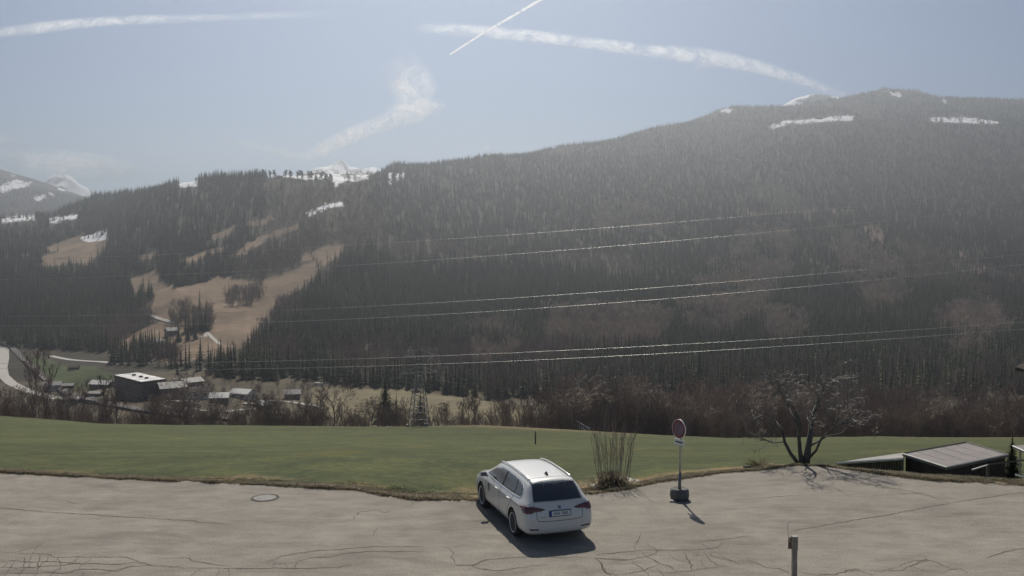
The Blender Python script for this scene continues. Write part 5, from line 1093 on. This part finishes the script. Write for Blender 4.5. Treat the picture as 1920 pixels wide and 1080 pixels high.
    # tail lamps, tailgate
    for s in (-1, 1):
        patch('tail_lamp', [(s*x, z) for x, z in ((.885,.925),(.62,.912),(.44,.872),(.36,.838),(.50,.806),(.66,.800),(.71,.768),(.885,.762))][::s], 'rear', M['lamp_red'])
        patch('reflector', [(s*x, z) for x, z in ((.79,.415),(.55,.395),(.54,.365),(.77,.375))][::s], 'rear', M['lamp_dark'])
    strip('tailgate_seam', [(-.60,.80),(-.595,.66),(-.56,.585),(-.42,.565),(0,.558),(.42,.565),(.56,.585),(.595,.66),(.60,.80)], .007, 'rear', M['black'], .0)
    strip('tailgate_trim', [(-.63,.995),(-.3,.988),(0,.985),(.3,.988),(.63,.995)], .011, 'rear', M['paint'], .006)
    strip('roof_seam', [(-.50,.78),(0,.76),(.50,.78)], .005, 'top', M['steel_dark'], -.001)
    if 0: patch('lower_bumper', [(-.66,.29),(.66,.29),(.62,.345),(-.62,.345)], 'rear', M['black'], .003)
    patch('spoiler', [(-.55,.50),(.55,.50),(.57,.64),(-.57,.64)], 'top', M['paint'], .012, sol=.02)
    c = cast(0, .72, 'rear', .012); pl = empty('tmp'); bpy.data.objects.remove(pl)
    c_hi = cast(0, .78, 'rear', .012); c_lo = cast(0, .67, 'rear', .012); tilt = math.atan2((c_hi.y - c_lo.y), .11); rt = Matrix.Rotation(-tilt, 3, 'X'); cm = (c_hi + c_lo)/2 + Vector((0, -.004, .01))
    b = MB(); b.box(cm, (.56, .016, .145), rt); fr_ = b.build('plate_frame', M['black'], o); b = MB(); b.box(cm + rt @ Vector((.0,-.008,0)), (.52, .008, .11), rt); pp = b.build('number_plate', M['plate'], o)
    b = MB(); b.box(cm + rt @ Vector((-.24,-.0105,0)), (.042, .006, .11), rt); b.build('blue_band', M['blue'], pp)
    text_mesh('8A8 7800', .098, 'plate_number', M['black'], pp, cm + rt @ Vector((.022,-.0135,-.002)), (R(90) - tilt, 0, 0))
    c = cast(0, .875, 'rear', .004); b = MB(); T = Matrix.Translation(c) @ Matrix.Rotation(R(68), 4, 'X'); b.lathe([(0,.008),(.036,.006),(.042,0)], 20, T, False); b.build('badge', M['chrome_dark'], o)
    c = cast(-.44, .67, 'rear', .006); text_mesh('OCTAVIA', .034, 'tailgate_lettering', M['chrome_dark'], o, c, (R(72), 0, R(-4)))
    # fin, door mark
    c = cast(0, .98, 'top', 0); b = MB(); b.add([(-.028,c.y-.09,c.z),(.028,c.y-.09,c.z),(.02,c.y+.11,c.z),(-.02,c.y+.11,c.z),(0,c.y-.075,c.z+.085),(0,c.y-.03,c.z+.09)], [(0,1,4),(1,2,5,4),(2,3,5),(3,0,4,5),(3,2,1,0)]); b.build('antenna_fin', M['black'], o)
    patch('door_mark', [(3.06,.80),(3.00,.84),(2.88,.82),(2.86,.68),(2.93,.60),(3.03,.66)], 'left', M['mark'], .002, sol=.002)
    b = MB(); b.box((0, 2.35, .24), (1.5, 3.2, .06)); b.build('underbody', M['black'], o)
    b = MB(); b.tube([(-.45,.05,.26),(-.45,.3,.25)], .03, 8); b.build('exhaust', M['steel_dark'], o)
    for s in (-1, 1): patch('headlamp', [(s*x, z) for x, z in ((.80,.72),(.74,.80),(.45,.72),(.46,.64),(.74,.62))][::-s], 'front', M['chrome'])
    patch('grille', [(-.38,.42),(.38,.42),(.42,.66),(-.42,.66)], 'front', M['black'])
    al = R(18.6); RL = onz(961, 1003.5, 0); piv = Vector((-.90, .96, 0))
    o.rotation_euler = (0, 0, al); o.location = RL - Matrix.Rotation(al, 3, 'Z') @ piv
    tag(o, 'white estate car parked on the asphalt with its rear to the camera', 'car')
M['chrome_dark'] = mat('dark_chrome', (.30, .30, .31), .3, .05, 5, metal=.8); M['mark'] = mat('dark_mark', (.16, .16, .15), .5, .6, 60)
car()
print('OBJECTS', len(bpy.data.objects))
